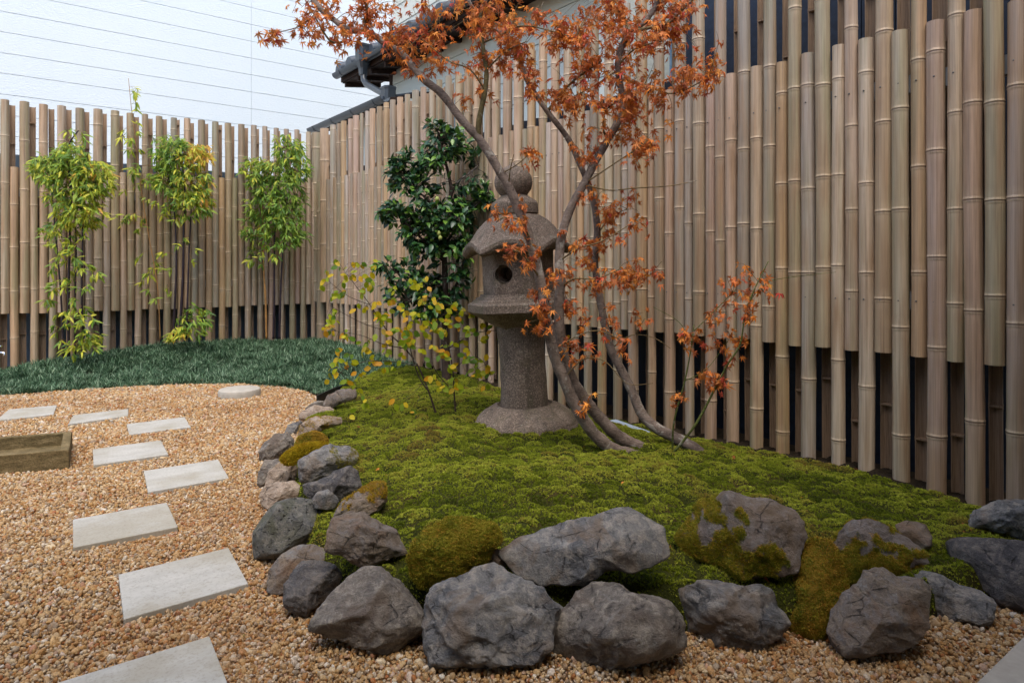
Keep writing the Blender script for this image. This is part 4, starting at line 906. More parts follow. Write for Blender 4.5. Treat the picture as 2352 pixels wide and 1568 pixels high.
# inner stones
rock(c7([(490,890),(495,830),(520,740),(600,695),(690,700),(760,740),(820,790),(850,850),(895,915),(790,940),(720,955),(690,975),(620,960),(560,920),(500,905)]), C['brown'], 'jagged brown grey stone with stepped cracks on the inner left', .09 * K, .7, 12, 13, amp=.045)
r14 = rock(c7([(520,720),(560,650),(640,600),(720,555),(780,550),(782,650),(740,700),(690,720),(600,740)]), C['brown'], 'leaning slab with orange moss on its crest above the jagged stone', .12 * K, .5, 6, 14)
r15 = rock(c7([(900,940),(940,860),(1000,800),(1100,750),(1200,745),(1330,775),(1350,850),(1300,890),(1280,940),(1200,990),(1130,1060),(1050,1080),(960,1070),(920,1000)]), C['under'], 'shaggy olive moss covered stone behind the large lumpy boulder', .1 * K, .7, 2, 15)
rock(c7([(1295,930),(1340,890),(1400,900),(1395,970),(1360,1000),(1310,990)]), C['brown'], 'small rough brown stone wedged left of the long centre boulder', .11 * K, .8, 4, 16, sub=4)
rock(c8([(-242,441),(-159,382),(-12,329),(60,300),(180,280),(340,232),(380,228),(450,270),(545,325),(550,400),(575,460),(500,510),(440,530),(390,555),(330,530),(260,540),(220,570),(160,605),(0,600),(-41,608),(-149,559),(-218,490)]), C['blue'], 'long angular grey boulder lying on the moss behind the front row', .10 * K, .5, 9, 17, amp=.03)
r17 = rock(c8([(640,370),(680,290),(720,215),(800,190),(880,145),(960,170),(1080,180),(1190,230),(1255,290),(1270,370),(1230,440),(1210,540),(1150,565),(1080,540),(1000,570),(920,560),(850,500),(760,480),(680,420)]), C['mossy'], 'broad brown boulder with patches of olive moss in the second row', .11 * K, .5, 9, 18, amp=.04)
r18 = rock(c8([(1400,420),(1440,350),(1500,300),(1580,285),(1680,320),(1780,370),(1870,440),(1870,500),(1780,520),(1700,545),(1560,550),(1500,590),(1460,560)]), C['mossy'], 'low boulder furred with brown green moss behind the blocky boulder', .11 * K, .6, 4, 19)
rock(c8([(1715,310),(1770,290),(1870,305),(1890,360),(1885,420),(1850,430),(1800,420),(1750,390),(1725,340)]), C['brown'], 'small cube shaped grey stone on the moss near the right end', .11 * K, .8, 6, 20, sub=4)
# left column
r20 = rock(c7([(345,460),(350,440),(420,395),(500,360),(590,365),(635,395),(640,440),(600,480),(520,510),(470,545),(400,560),(355,540)]), C['blue'], 'smooth blue grey stone on the inner left with a mossy right corner', .12 * K, .7, 6, 21)
rock(c7([(370,560),(440,545),(520,500),(600,470),(630,490),(660,570),(620,600),(560,640),(500,640),(430,630),(410,640),(380,600)]), C['dark'], 'dark cracked stone wedged below the smooth blue grey stone', .11 * K, .7, 9, 22)
rock(c7([(412,640),(440,600),(490,590),(530,620),(545,650),(520,690),(430,685)]), C['blue'], 'small triangular slate piece below the dark cracked stone', .08 * K, .6, 6, 23, sub=4)
rock(c7([(175,560),(190,500),(240,455),(290,440),(335,480),(342,540),(300,560),(240,580),(190,600)]), C['tan'], 'upper of two pale tan rounded stones at the left edge of the ring', .02, .8, 4, 24)
rock(c7([(150,620),(170,570),(230,555),(310,545),(352,575),(345,620),(300,650),(240,665),(190,692),(160,660)]), C['tan'], 'lower of two pale tan stones, touching the pitted boulder', .0, .8, 5, 25)
rock(c7([(145,400),(160,360),(220,310),(290,300),(320,330),(310,370),(300,410),(250,430),(180,450),(150,440)]), C['grey'], 'mid grey rounded stone on the left rim beside the yellow moss stone', .0, .8, 5, 26)
rock(c7([(135,560),(140,500),(170,440),(230,430),(270,440),(230,480),(190,530),(155,580)]), C['grey'], 'narrow grey stone leaning at the leftmost point of the ring', .0, .7, 4, 27)
r24 = rock(c7([(255,435),(280,400),(340,370),(420,355),(480,355),(470,390),(420,410),(350,430),(320,455),(280,455)]), C['under'], 'flat stone capped with bright yellow moss on the left rim', .06, .7, 2, 28)
r25 = rock(c7([(345,310),(350,260),(400,225),(480,210),(555,225),(560,255),(480,280),(410,310),(360,330)]), C['tan'], 'pale slab with rust orange lichen on the upper left rim', .05, .6, 6, 29)
r26 = rock(c7([(325,370),(345,320),(420,295),(470,315),(490,345),(440,365),(350,380)]), C['under'], 'small stone under brownish moss just above the yellow moss stone', .07, .7, 3, 30, sub=4)
rock(c7([(272,300),(290,260),(350,240),(370,260),(350,300),(300,310)]), C['blue'], 'small pale blue grey stone at the rim left of the orange slab', .0, .8, 4, 31, sub=4)
rock(c7([(345,235),(350,200),(420,160),(500,170),(540,205),(480,220),(400,240)]), C['tan'], 'peaked tan grey stone above the orange lichen slab', .02, .7, 6, 32, sub=4)
rock(c7([(375,180),(400,155),(440,138),(475,140),(480,165),(430,185)]), C['grey'], 'small grey stone at the tip of the dark grass edge', .0, .8, 5, 33, sub=4)
rock(c7([(465,160),(490,110),(560,80),(630,80),(632,130),(560,150),(510,175),(480,175)]), C['brown'], 'flat dark edged slab at the far upper end of the stone ring', .05, .5, 7, 34, sub=4)
mt_o = [tuft(12, .012, .0020, 1.2, M['moss_orange'], 'rusty_tuft', .5) for _ in range(3)]
mt_l = [tuft(12, .012, .0020, 1.2, M['moss_olive'], 'olive_tuft', .5) for _ in range(3)]
mt_y = [tuft(10, .010, .0026, 1.0, M['moss_yellow'], 'yellow_tuft', .2) for _ in range(3)]
rock_moss(r8, 'rusty_moss', mt_o + mt_l[:1], 6000, -.55, seed=8, droop=.7, size=.72)
rock_moss(r15, 'olive_moss', mt_l + mt_o[:1], 9000, -.6, seed=15, droop=.6, size=.8)
rock_moss(r18, 'olive_moss', mt_l + mt_o[:2], 6000, .0, seed=18, droop=.5, size=.62, side=lambda a, b_: .25 * -b_)
rock_moss(r17, 'olive_moss', mt_l + mt_o[:1], 6000, .06, seed=17, droop=.5, size=.62, side=lambda a, b_: .3 * (-a - .25) - .28 * (b_ - .1))
rock_moss(r14, 'rusty_moss', mt_o[:2] + mt_y[:1], 1600, .12, seed=14, size=.6, side=lambda a, b_: .4 * b_)
rock_moss(r24, 'yellow_moss', mt_y, 3500, -.6, seed=24, size=.8)
rock_moss(r26, 'rusty_moss', mt_o + mt_y[:1], 2000, -.5, seed=26, size=.7)
rock_moss(r25, 'rusty_moss', mt_o[:1] + mt_y[:1], 900, .1, seed=25, size=.45, side=lambda a, b_: .3 * b_ - .1 * a)
rock_moss(r20, 'olive_moss', mt_l[:2], 700, .25, seed=20, size=.5, side=lambda a, b_: .35 * a)

# ================================================================== STEPPING STONES, TROUGH, DISC
def quad_tile(cs, label, zt=.019):
    P = [G(x, y, zt) for x, y in cs]; c = sum(P, Vector()) / 4; c.z = 0; u = (P[1] - P[0]); rz = math.atan2(u.y, u.x); Mi = Matrix.Rotation(-rz, 3, 'Z')
    b = MB(); pl_ = [Mi @ (p - c) for p in P]; b.prism([(p.x, p.y) for p in pl_][::-1], -.03, zt); o = b.build('stepping_slab', M['tile']); o.location = c; o.rotation_euler = (0, 0, rz); bevel(o, .0025, 2)
    TILES.append([(p.x, p.y) for p in P]); return tag(o, label, 'paving slab', 'pale stepping slabs in the gravel')
TILES = []
quad_tile([(20, 939.7), (131, 930), (123, 950.5), (-10, 965.5)], 'stepping slab cut by the left edge, farthest left in the row')
TILES[-1] = [(G(-30, 944).x, G(-30, 944).y)] + TILES[-1]
quad_tile([(168.6, 952.7), (294.6, 938.2), (294.6, 954), (155.4, 974)], 'second farthest stepping slab, just past the stone trough')
quad_tile([(291, 973.1), (423.8, 956.8), (438.7, 979.9), (296.9, 997.1)], 'small looking slab nearest to the round flat stone')
quad_tile([(213, 1030.7), (369.4, 1010.3), (386.6, 1042.4), (214.8, 1067.4)], 'stepping slab directly right of the stone trough')
quad_tile([(330.4, 1080.5), (501.3, 1054.2), (525.8, 1096.4), (339.9, 1129.5)], 'stepping slab level with the pale tan rim stones')
quad_tile([(167.2, 1192), (383, 1153), (408.8, 1208.8), (167.7, 1256.4)], 'clean slab on the left of the path, third from the bottom')
quad_tile([(272, 1318), (524.8, 1256.4), (570.2, 1338.9), (284.2, 1420.9)], 'large looking slab with faint crack, second from the bottom')
q7 = [G(*p, .022) for p in ((272, 1318), (524.8, 1256.4), (570.2, 1338.9), (284.2, 1420.9))]; TR = G(481.3, 1459, .022); TLd = G(136, 1564.6, .022)
w8 = (TLd - TR).normalized() * (q7[0] - q7[1]).length; h8 = (G(523.4, 1568, .022) - TR).normalized() * (q7[2] - q7[1]).length
def topx(p): return (CX + p.x / p.y * FPX, HY + (EYE - p.z) * FPX / p.y)
quad_tile([topx(p) for p in (TR + w8, TR, TR + h8, TR + w8 + h8)], 'nearest stepping slab, cut off by the bottom edge')
# round flat stone
b = MB(); r0 = 45.5 * G(550, 918).y / FPX
def wob(a, r, z): return r * (1 + .025 * math.sin(a * 2 + 1) + .012 * math.sin(a * 5)), z
b.lathe(dens([(r0 * .97, -.02), (r0, 0), (r0, .042), (r0 * .97, .055), (r0 * .9, .060), (.01, .060)], 2), 40, wob); o = b.build('round_stone', M['concrete'], None, True, 40); c = G(550, 911.5); o.location = (c.x, c.y, 0); rough_mesh(o, .002, 20)
tag(o, 'flat round grey stone lying on the gravel near the dark grass', 'stone')
disc = (c.x, c.y, r0)
# trough
fr_ = G(159, 1078); fl_ = G(0, 1094); d = (fl_ - fr_).normalized(); br_top = G(155, 990, .143 * K); n_ = Vector((-d.y, d.x, 0)); n_ = n_ if n_.y > 0 else -n_
Hh = .143 * K; Dp = max(.2, (br_top - fr_).dot(n_)); Ll = .95; th = .032
tr = thing('stone_trough', 'long mossy brown stone trough standing empty on the gravel at the left edge', 'trough', (fr_.x, fr_.y, 0), math.atan2(-d.y, -d.x))
def TB(x0, x1, y0, y1, z0, z1): b = MB(); b.box(((x0 + x1) / 2, (y0 + y1) / 2, (z0 + z1) / 2), x1 - x0, y1 - y0, z1 - z0); return b
me_b = bmesh.new()
def trough_mesh():
    b = MB(); nx_, ny_ = 40, 12
    s2 = Matrix.Rotation(-math.atan2(-d.y, -d.x), 3, 'Z') @ (br_top - G(159, 1032, Hh)); sx_, sy_ = s2.x * .8, s2.y; tx = th * 1.1
    o = [(-Ll, 0), (0, 0), (sx_, sy_), (sx_ - Ll, sy_)]; k1 = th / sy_; i_ = [(-Ll + tx + sx_ * k1, th), (-tx + sx_ * k1, th), (-tx + sx_ * (1 - k1), sy_ - th), (-Ll + tx + sx_ * (1 - k1), sy_ - th)]
    global trpoly; trpoly = [((fr_ - d * x + n_ * y).x, (fr_ - d * x + n_ * y).y) for x, y in o]
    v = [(x, y, -.02) for x, y in o] + [(x, y, Hh) for x, y in o] + [(x, y, Hh) for x, y in i_] + [(x * .99, y, .03) for x, y in i_]
    f = [(3, 2, 1, 0)] + [(k, (k + 1) % 4, 4 + (k + 1) % 4, 4 + k) for k in range(4)] + [(4 + k, 4 + (k + 1) % 4, 8 + (k + 1) % 4, 8 + k) for k in range(4)] + [(8 + k, 8 + (k + 1) % 4, 12 + (k + 1) % 4, 12 + k) for k in range(4)] + [(12, 13, 14, 15)]
    b.add(v, f); return b
o = trough_mesh().build('basin', M['trough'], tr); bm = bmesh.new(); bm.from_mesh(o.data); bmesh.ops.subdivide_edges(bm, edges=bm.edges[:], cuts=5, use_grid_fill=True)
for vt in bm.verts: vt.co += mnoise.noise_vector(vt.co * 14) * .004 + mnoise.noise_vector(vt.co * 40) * .0015
bm.to_mesh(o.data); bm.free(); bevel(o, .004, 2, 50)
trpoly_unused = [(fr_.x, fr_.y), ((fr_ + n_ * Dp).x, (fr_ + n_ * Dp).y), ((fr_ + n_ * Dp + d * Ll).x, (fr_ + n_ * Dp + d * Ll).y), ((fr_ + d * Ll).x, (fr_ + d * Ll).y)]
# concrete apron in the near right corner
cp = [G(2238, 1568, .02), G(2352, 1457, .02), G(2700, 1120, .02), Vector((6, 1.2, .02)), Vector((3, .2, .02)), G(2238, 1568, .02) + (G(2238, 1568, .02) - G(2352, 1457, .02)) * 2]
cpoly = [(p.x, p.y) for p in cp]; A_ = sum(x0 * y1 - x1 * y0 for (x0, y0), (x1, y1) in zip(cpoly, cpoly[1:] + cpoly[:1]))
b = MB(); b.prism(cpoly if A_ > 0 else cpoly[::-1], -.03, .02); o = b.build('pavement', M['concrete']); bevel(o, .006); tag(o, kind='structure')
# pale slab by the fence foot
ps = [G(x, y, .075) for x, y in ((1376, 967), (1415, 962), (1494, 990), (1460, 1003))]; b = MB(); b.prism([(p.x, p.y) for p in ps][::-1], -.03, .075); o = b.build('drain_cover', m_plain('pale_slab', srgb(150, 164, 178), .5)); bevel(o, .003)
tag(o, 'pale bluish square slab on the ground between trunks and fence', 'drain cover')
# garden tap at the left edge
tp = G(4, 990) ; tp = atY(0, 806, 4.9); tap = thing('garden_tap', 'small chrome garden tap at the left edge in front of the fence', 'tap', (tp.x, tp.y, 0))
b = MB(); b.tube([(-.03, 0, 0), (-.03, 0, tp.z)], .016, 12); b.build('standpipe', M['frame'], tap, True, 40)
b = MB(); b.tube([(-.03, 0, tp.z - .012), (.02, -.005, tp.z - .012), (.036, -.005, tp.z - .014), (.040, -.005, tp.z - .035)], [.011, .010, .010, .009], 12); b.build('spout', M['chrome'], tap, True, 50)
b = MB(); b.tube([(-.03, 0, tp.z), (-.03, 0, tp.z + .035)], .006, 8); b.tube([(-.055, 0, tp.z + .037), (.012, 0, tp.z + .037)], .007, 8); b.build('tap_handle', M['chrome'], tap, True, 50)

# ================================================================== GRAVEL
pm = []
for i in range(8):
    bm = bmesh.new(); bmesh.ops.create_icosphere(bm, subdivisions=2, radius=1); rd = random.Random(i)
    pls = [(Vector((rd.uniform(-1, 1), rd.uniform(-1, 1), rd.uniform(-1, 1))).normalized(), rd.uniform(.55, .85)) for _ in range(9)]
    for v in bm.verts:
        for n1, o1 in pls:
            e_ = v.co.dot(n1) - o1
            if e_ > 0: v.co -= n1 * e_ * .9
        v.co += mnoise.noise_vector(v.co * 1.5 + Vector((i, 0, 0))) * .12
    me = bpy.data.meshes.new('pebble'); bm.to_mesh(me); bm.free(); me.materials.append(M['pebble']); me.polygons.foreach_set('use_smooth', [True] * len(me.polygons)); pm.append(me)
def gravel_points(sp_, ymin, ymax):
    X, Y = np.meshgrid(np.arange(-6, 3.2, sp_), np.arange(ymin, ymax, sp_)); X = X.ravel() + rng.uniform(-.5, .5, X.size) * sp_; Y = Y.ravel() + rng.uniform(-.5, .5, Y.size) * sp_
    ok = (X > -.92 * Y - .15) & (X < .92 * Y + .15); X, Y = X[ok], Y[ok]
    ok = ~(inpoly(X, Y, outline) & (distpoly(X, Y, outline) > .05)) & ~(inpoly(X, Y, bed) & (distpoly(X, Y, bf, False) > .05))
    ok &= ((X - P0.x) * NR.x + (Y - P0.y) * NR.y < -.02) & ((X - PC.x) * NB.x + (Y - PC.y) * NB.y < -.1)
    for t_ in TILES: ok &= ~inpoly(X, Y, t_) | ((distpoly(X, Y, t_) < .010) & (rng.uniform(0, 1, X.size) < .28))
    ok &= ~inpoly(X, Y, trpoly) & ~inpoly(X, Y, cpoly) & (np.hypot(X - disc[0], Y - disc[1]) > disc[2])
    return X[ok], Y[ok]
XX = []; YY = []; SS = []
for s_, a, c in ((.0082, 1.15, 3.0), (.0105, 3.0, 6.4)):
    X, Y = gravel_points(s_, a, c); XX.append(X); YY.append(Y); SS.append(np.clip(rng.lognormal(0, .36, len(X)), .45, 2.3) * s_ * .60)
X = np.concatenate(XX); Y = np.concatenate(YY); s_ = np.concatenate(SS); nP = len(X)
Z = rng.uniform(0, .007, nP) + .022 * (fbm(X * 3.2, Y * 3.2, 6, 3) - .35)
scatter('gravel', np.stack([X, Y, Z], 1), rng.uniform(0, 6.28, (nP, 3)), np.stack([s_ * rng.uniform(.8, 1.4, nP), s_ * rng.uniform(.7, 1.1, nP), s_ * rng.uniform(.6, .95, nP)], 1), rng.integers(0, 8, nP), pm,
        label='loose tan and orange gravel spread over the garden path', cat='gravel')

# ================================================================== LEAVES AND PLANTS
def maple_leaf(seed, curl):
    rd = random.Random(seed); tips = [(-128, .45), (-88, .72), (-42, .93), (0, 1.0), (42, .93), (88, .72), (128, .45)]; vs = [(0, 0, 0)]
    for k, (a, r) in enumerate(tips):
        a2 = R(a + rd.uniform(-6, 6)); r2 = r * rd.uniform(.9, 1.05); cz = -curl * r2 * r2 * rd.uniform(.5, 1.5) + rd.uniform(-.06, .06)
        tw = rd.uniform(-.18, .18)
        for da, rr, dz in ((-12, .5, .05), (0, 1.0, 0), (12, .5, .05)):
            aa = a2 + R(da); q = r2 * rr * (1 - .25 * curl * rr); vs.append((q * math.sin(aa), q * math.cos(aa), cz * rr * rr + dz + tw * rr * (1 if da > 0 else -1)))
        if k < 6: b0, rb_ = (a + tips[k + 1][0]) / 2, .22; vs.append((rb_ * math.sin(R(b0)), rb_ * math.cos(R(b0)), rd.uniform(-.04, .02)))
    f = []; i = 1
    for k in range(7):
        f += [(0, i, i + 1), (0, i + 1, i + 2)]
        if k < 6: f += [(0, i + 2, i + 3), (0, i + 3, i + 4)]
        i += 4
    vs += [(.012, 0, 0), (-.012, 0, 0), (0, -.7, -.06)]; n0 = len(vs); f.append((n0 - 3, n0 - 2, n0 - 1)); return vs, f
def oval_leaf(seed, wd, fold, bend, tipn=1.0, seg=4):
    rd = random.Random(seed); vs = []; f = []
    for k in range(seg + 1):
        u = k / seg; w = wd * math.sin(math.pi * min(1, u ** .85 * .98 + .01)) ** tipn * .5; y = u; z = -bend * u * u + rd.uniform(-.01, .01)
        vs += [(-w, y, z + fold * w), (0, y, z), (w, y, z + fold * w)]
    for k in range(seg):
        a = 3 * k; f += [(a, a + 1, a + 4, a + 3), (a + 1, a + 2, a + 5, a + 4)]
    return vs, f
def leaves_out(lst, shapes, parent, base, mats, nobj, part='leaf', stuff='leaves'):
    """lst: (pos, dir (leaf axis), normal hint, size, shape index, material index). The ones that show largest become parts of their own."""
    meshes = {}
    def getm(si, mi):
        if (si, mi) not in meshes:
            b = MB(); b.add(*shapes[si]); meshes[(si, mi)] = b.mesh(part, mats[mi], True)
        return meshes[(si, mi)]
    order = sorted(range(len(lst)), key=lambda i: -(lst[i][3] / lst[i][0].y)); big = set(order[:nobj]); SB = {}
    for i, (p, ax, nh, s, si, mi) in enumerate(lst):
        y = ax.normalized(); x = y.cross(nh)
        if x.length < 1e-4: x = y.orthogonal()
        x.normalize(); z = x.cross(y); Mx = Matrix((x, y, z)).transposed().to_4x4() * 1.0
        Mx = Matrix.Translation(p - base) @ Mx @ Matrix.Scale(s, 4)
        if i in big:
            o = bpy.data.objects.new(part, getm(si, mi)); COL.objects.link(o); o.parent = parent; o.matrix_local = Mx
        else:
            vs, f = shapes[si]; SB.setdefault(mi, MB()).add([Mx @ Vector(v) for v in vs], f)
    if SB:
        allb = MB()
        for mi, b_ in SB.items(): allb.add(b_.v, b_.f, mi)
        o = allb.build(stuff, mats, parent, True); tag(o, kind='stuff')
def rv(s=1.0): return Vector((random.uniform(-s, s), random.uniform(-s, s), random.uniform(-s, s)))
def smooth_path(pts, n=6):
    out = []; P = [pts[0]] + pts + [pts[-1]]
    for i in range(1, len(P) - 2):
        for k in range(n):
            t = k / n; a, b_, c_, d_ = P[i - 1], P[i], P[i + 1], P[i + 2]
            out.append(.5 * ((2 * b_) + (c_ - a) * t + (2 * a - 5 * b_ + 4 * c_ - d_) * t * t + (3 * b_ - a - 3 * c_ + d_) * t ** 3))
    out.append(pts[-1]); return out

# ---- maple
TB_ = 2.70      # depth of the trunk foot (m)
base = G(1500, 1045, .18 * K)
maple = thing('maple_tree', 'red orange Japanese maple with three bent trunks beside the lantern', 'tree', base)
SKEL = []
def limb(pts, r0, r1, name, mat, seg=12, parent=maple, n=6, skel=True, basep=None, knob=.05):
    P = smooth_path([atY(x, y, Y) for x, y, Y in pts], n); m_ = len(P); rad = [r0 + (r1 - r0) * (i / (m_ - 1)) ** .8 for i in range(m_)]
    rad = [r * (1 + .07 * math.sin(i * 1.3) * random.random()) for i, r in enumerate(rad)]
    bp = basep if basep is not None else base
    b = MB(); b.tube([p - bp for p in P], rad, seg, jit=knob); o = b.build(name, mat, parent, True)
    if skel: SKEL.extend(P[m_ // 6:])
    return o
d0 = base.y
limb([(1475, 1052, d0), (1440, 1042, d0 - .02), (1406, 1030, d0 - .03), (1365, 996, d0 - .04), (1337, 957, d0 - .05), (1315, 918, d0 - .05), (1297, 874, d0 - .06), (1278, 830, d0 - .07), (1262, 770, d0 - .09), (1250, 700, d0 - .1), (1240, 640, d0 - .1), (1222, 565, d0 - .1), (1197, 495, d0 - .1), (1168, 428, d0 - .1), (1150, 398, d0 - .1), (1128, 360, d0 - .1), (1095, 312, d0 - .1), (1060, 275, d0 - .1), (1014, 215, d0 - .1), (970, 180, d0 - .1), (925, 125, d0 - .08), (890, 103, d0 - .06), (845, 75, d0 - .05), (800, 68, d0 - .03), (770, 48, d0), (735, 20, d0 + .02), (700, -30, d0 + .05)], .029, .011, 'trunk', M['bark'], 14)
limb([(1545, 1046, d0 + .08), (1490, 1036, d0 + .06), (1456, 1021, d0 + .05), (1417, 999, d0 + .04), (1384, 966, d0 + .03), (1361, 940, d0 + .02), (1325, 890, d0 + .01), (1300, 835, d0), (1286, 770, d0 - .02), (1284, 700, d0 - .03), (1288, 640, d0 - .03), (1284, 600, d0 - .02), (1291, 540, d0 - .01), (1310, 480, d0), (1340, 425, d0), (1368, 370, d0 + .02), (1398, 318, d0 + .04), (1431, 250, d0 + .05), (1422, 182, d0 + .05), (1420, 138, d0 + .04), (1431, 101, d0 + .04), (1452, 73, d0 + .03), (1484, 47, d0 + .03), (1510, 5, d0 + .02), (1530, -60, d0)], .030, .010, 'trunk', M['bark'], 14)
limb([(1630, 1070, d0 + .02), (1612, 1045, d0 + .04), (1587, 1024, d0 + .06), (1545, 1002, d0 + .1), (1503, 979, d0 + .14), (1473, 948, d0 + .18), (1456, 908, d0 + .2), (1440, 874, d0 + .22), (1421, 838, d0 + .23), (1404, 804, d0 + .24), (1393, 762, d0 + .25), (1383, 715, d0 + .25), (1374, 660, d0 + .25), (1366, 600, d0 + .25), (1372, 540, d0 + .24), (1368, 490, d0 + .23), (1357, 440, d0 + .22), (1335, 385, d0 + .2), (1304, 318, d0 + .2), (1256, 255, d0 + .18), (1210, 185, d0 + .18), (1190, 125, d0 + .18), (1160, 80, d0 + .17), (1120, 60, d0 + .15), (1080, 10, d0 + .15), (1060, -50, d0 + .15)], .028, .008, 'trunk', M['bark'], 12)
limb([(1097, 314, d0 - .1), (1101, 274, d0 - .11), (1114, 208, d0 - .12), (1117, 161, d0 - .12), (1108, 99, d0 - .13), (1102, 44, d0 - .13), (1116, 0, d0 - .13), (1130, -60, d0 - .13)], .013, .006, 'branch', M['olive_bark'], 10)
BR = [
 ([(845, 78, d0 - .05), (838, 50, d0 - .06), (843, 20, d0 - .08), (825, -20, d0 - .1)], .009, .005),
 ([(800, 70, d0 - .03), (790, 95, d0 - .06), (760, 95, d0 - .08), (735, 60, d0 - .1), (720, 30, d0 - .12)], .006, .003),
 ([(1259, 254, d0 + .18), (1288, 216, d0 + .14), (1322, 182, d0 + .1), (1382, 140, d0 + .05)], .008, .004),
 ([(1420, 150, d0 + .04), (1460, 112, d0 - .02), (1520, 95, d0 - .08)], .006, .003),
 ([(1452, 73, d0 + .03), (1500, 62, d0), (1540, 50, d0 - .04), (1565, 25, d0 - .08), (1600, -10, d0 - .1)], .008, .004),
 ([(1431, 101, d0 + .04), (1440, 60, d0 + .06), (1425, 20, d0 + .08), (1400, -30, d0 + .1)], .007, .004),
 ([(1395, 323, d0 + .04), (1385, 290, d0), (1395, 250, d0 - .05), (1435, 225, d0 - .1)], .005, .0025),
 ([(1345, 425, d0), (1400, 437, d0 - .05), (1460, 432, d0 - .1), (1540, 427, d0 - .14), (1600, 415, d0 - .16)], .0035, .0015),
 ([(1345, 420, d0), (1390, 390, d0 - .06), (1450, 350, d0 - .1), (1480, 330, d0 - .12)], .0035, .0015),
 ([(1284, 600, d0 - .02), (1330, 570, d0 - .08), (1380, 555, d0 - .1), (1440, 520, d0 - .1)], .004, .002),
 ([(1288, 660, d0 - .03), (1320, 640, d0 - .08), (1370, 640, d0 - .1), (1420, 620, d0 - .1)], .004, .002),
 ([(1240, 640, d0 - .1), (1220, 610, d0 - .16), (1195, 580, d0 - .2), (1170, 575, d0 - .2)], .004, .002),
 ([(1168, 428, d0 - .1), (1172, 390, d0 - .14), (1180, 355, d0 - .16)], .004, .0015),
 ([(1150, 400, d0 - .1), (1185, 380, d0 - .14), (1215, 355, d0 - .16)], .003, .0015),
 ([(1222, 565, d0 - .1), (1200, 510, d0 - .15), (1160, 500, d0 - .2), (1140, 510, d0 - .2)], .004, .002),
 ([(1295, 870, d0 - .06), (1340, 825, d0 - .1), (1390, 830, d0 - .14), (1440, 880, d0 - .15), (1500, 880, d0 - .15)], .003, .0012),
 ([(1278, 800, d0 - .07), (1330, 770, d0 - .12), (1380, 760, d0 - .12), (1440, 790, d0 - .12)], .0035, .0015),
 ([(1405, 800, d0 + .24), (1450, 770, d0 + .2), (1500, 775, d0 + .18), (1540, 800, d0 + .16)], .0035, .0015),
 ([(1374, 660, d0 + .25), (1420, 650, d0 + .2), (1480, 640, d0 + .18), (1520, 600, d0 + .15)], .0035, .0015),
 ([(1372, 540, d0 + .24), (1400, 500, d0 + .2), (1440, 480, d0 + .18)], .0035, .0015),
 ([(1108, 99, d0 - .13), (1150, 80, d0 - .16), (1200, 60, d0 - .2), (1260, 70, d0 - .2), (1330, 90, d0 - .2)], .004, .002),
 ([(1117, 161, d0 - .12), (1160, 120, d0 - .16), (1210, 95, d0 - .2)], .004, .002),
 ([(1114, 208, d0 - .12), (1080, 160, d0 - .18), (1030, 140, d0 - .2), (970, 90, d0 - .22)], .004, .002),
 ([(1422, 182, d0 + .05), (1480, 195, d0), (1550, 215, d0 - .05), (1640, 170, d0 - .08)], .005, .002),
 ([(1420, 160, d0 + .05), (1360, 200, d0 - .02), (1300, 230, d0 - .05)], .004, .002),
 ([(925, 125, d0 - .08), (960, 90, d0 - .12), (1010, 60, d0 - .14)], .004, .002),
 ([(735, 22, d0 + .02), (690, 60, d0 - .02), (640, 75, d0 - .05), (615, 90, d0 - .06)], .003, .0012),
]
for pts, a, c in BR: limb(pts, a, c, 'branch', M['twig'], 6, n=5, knob=.03)
# suckers at the foot
sx = [([(1545, 1038, d0 + .02), (1548, 969, d0 - .02), (1573, 874, d0 - .06), (1587, 802, d0 - .08), (1594, 746, d0 - .08)], .0045, .002), ([(1546, 1040, d0 + .0), (1598, 974, d0 - .05), (1642, 893, d0 - .08), (1671, 837, d0 - .1), (1700, 790, d0 - .12), (1712, 720, d0 - .13), (1735, 660, d0 - .13), (1765, 600, d0 - .13)], .006, .0018),
      ([(1590, 790, d0 - .08), (1560, 740, d0 - .1), (1500, 705, d0 - .1)], .002, .001), ([(1573, 874, d0 - .06), (1620, 850, d0 - .06), (1660, 800, d0 - .06), (1680, 770, d0 - .06)], .002, .001), ([(1594, 760, d0 - .08), (1640, 715, d0 - .1), (1690, 665, d0 - .1)], .002, .001), ([(1716, 700, d0 - .13), (1760, 650, d0 - .13), (1830, 635, d0 - .13), (1920, 625, d0 - .13)], .0018, .0008)]
SK2 = len(SKEL)
for pts, a, c in sx: limb(pts, a, c, 'branch', M['green_stem'], 6, n=5, knob=.02)
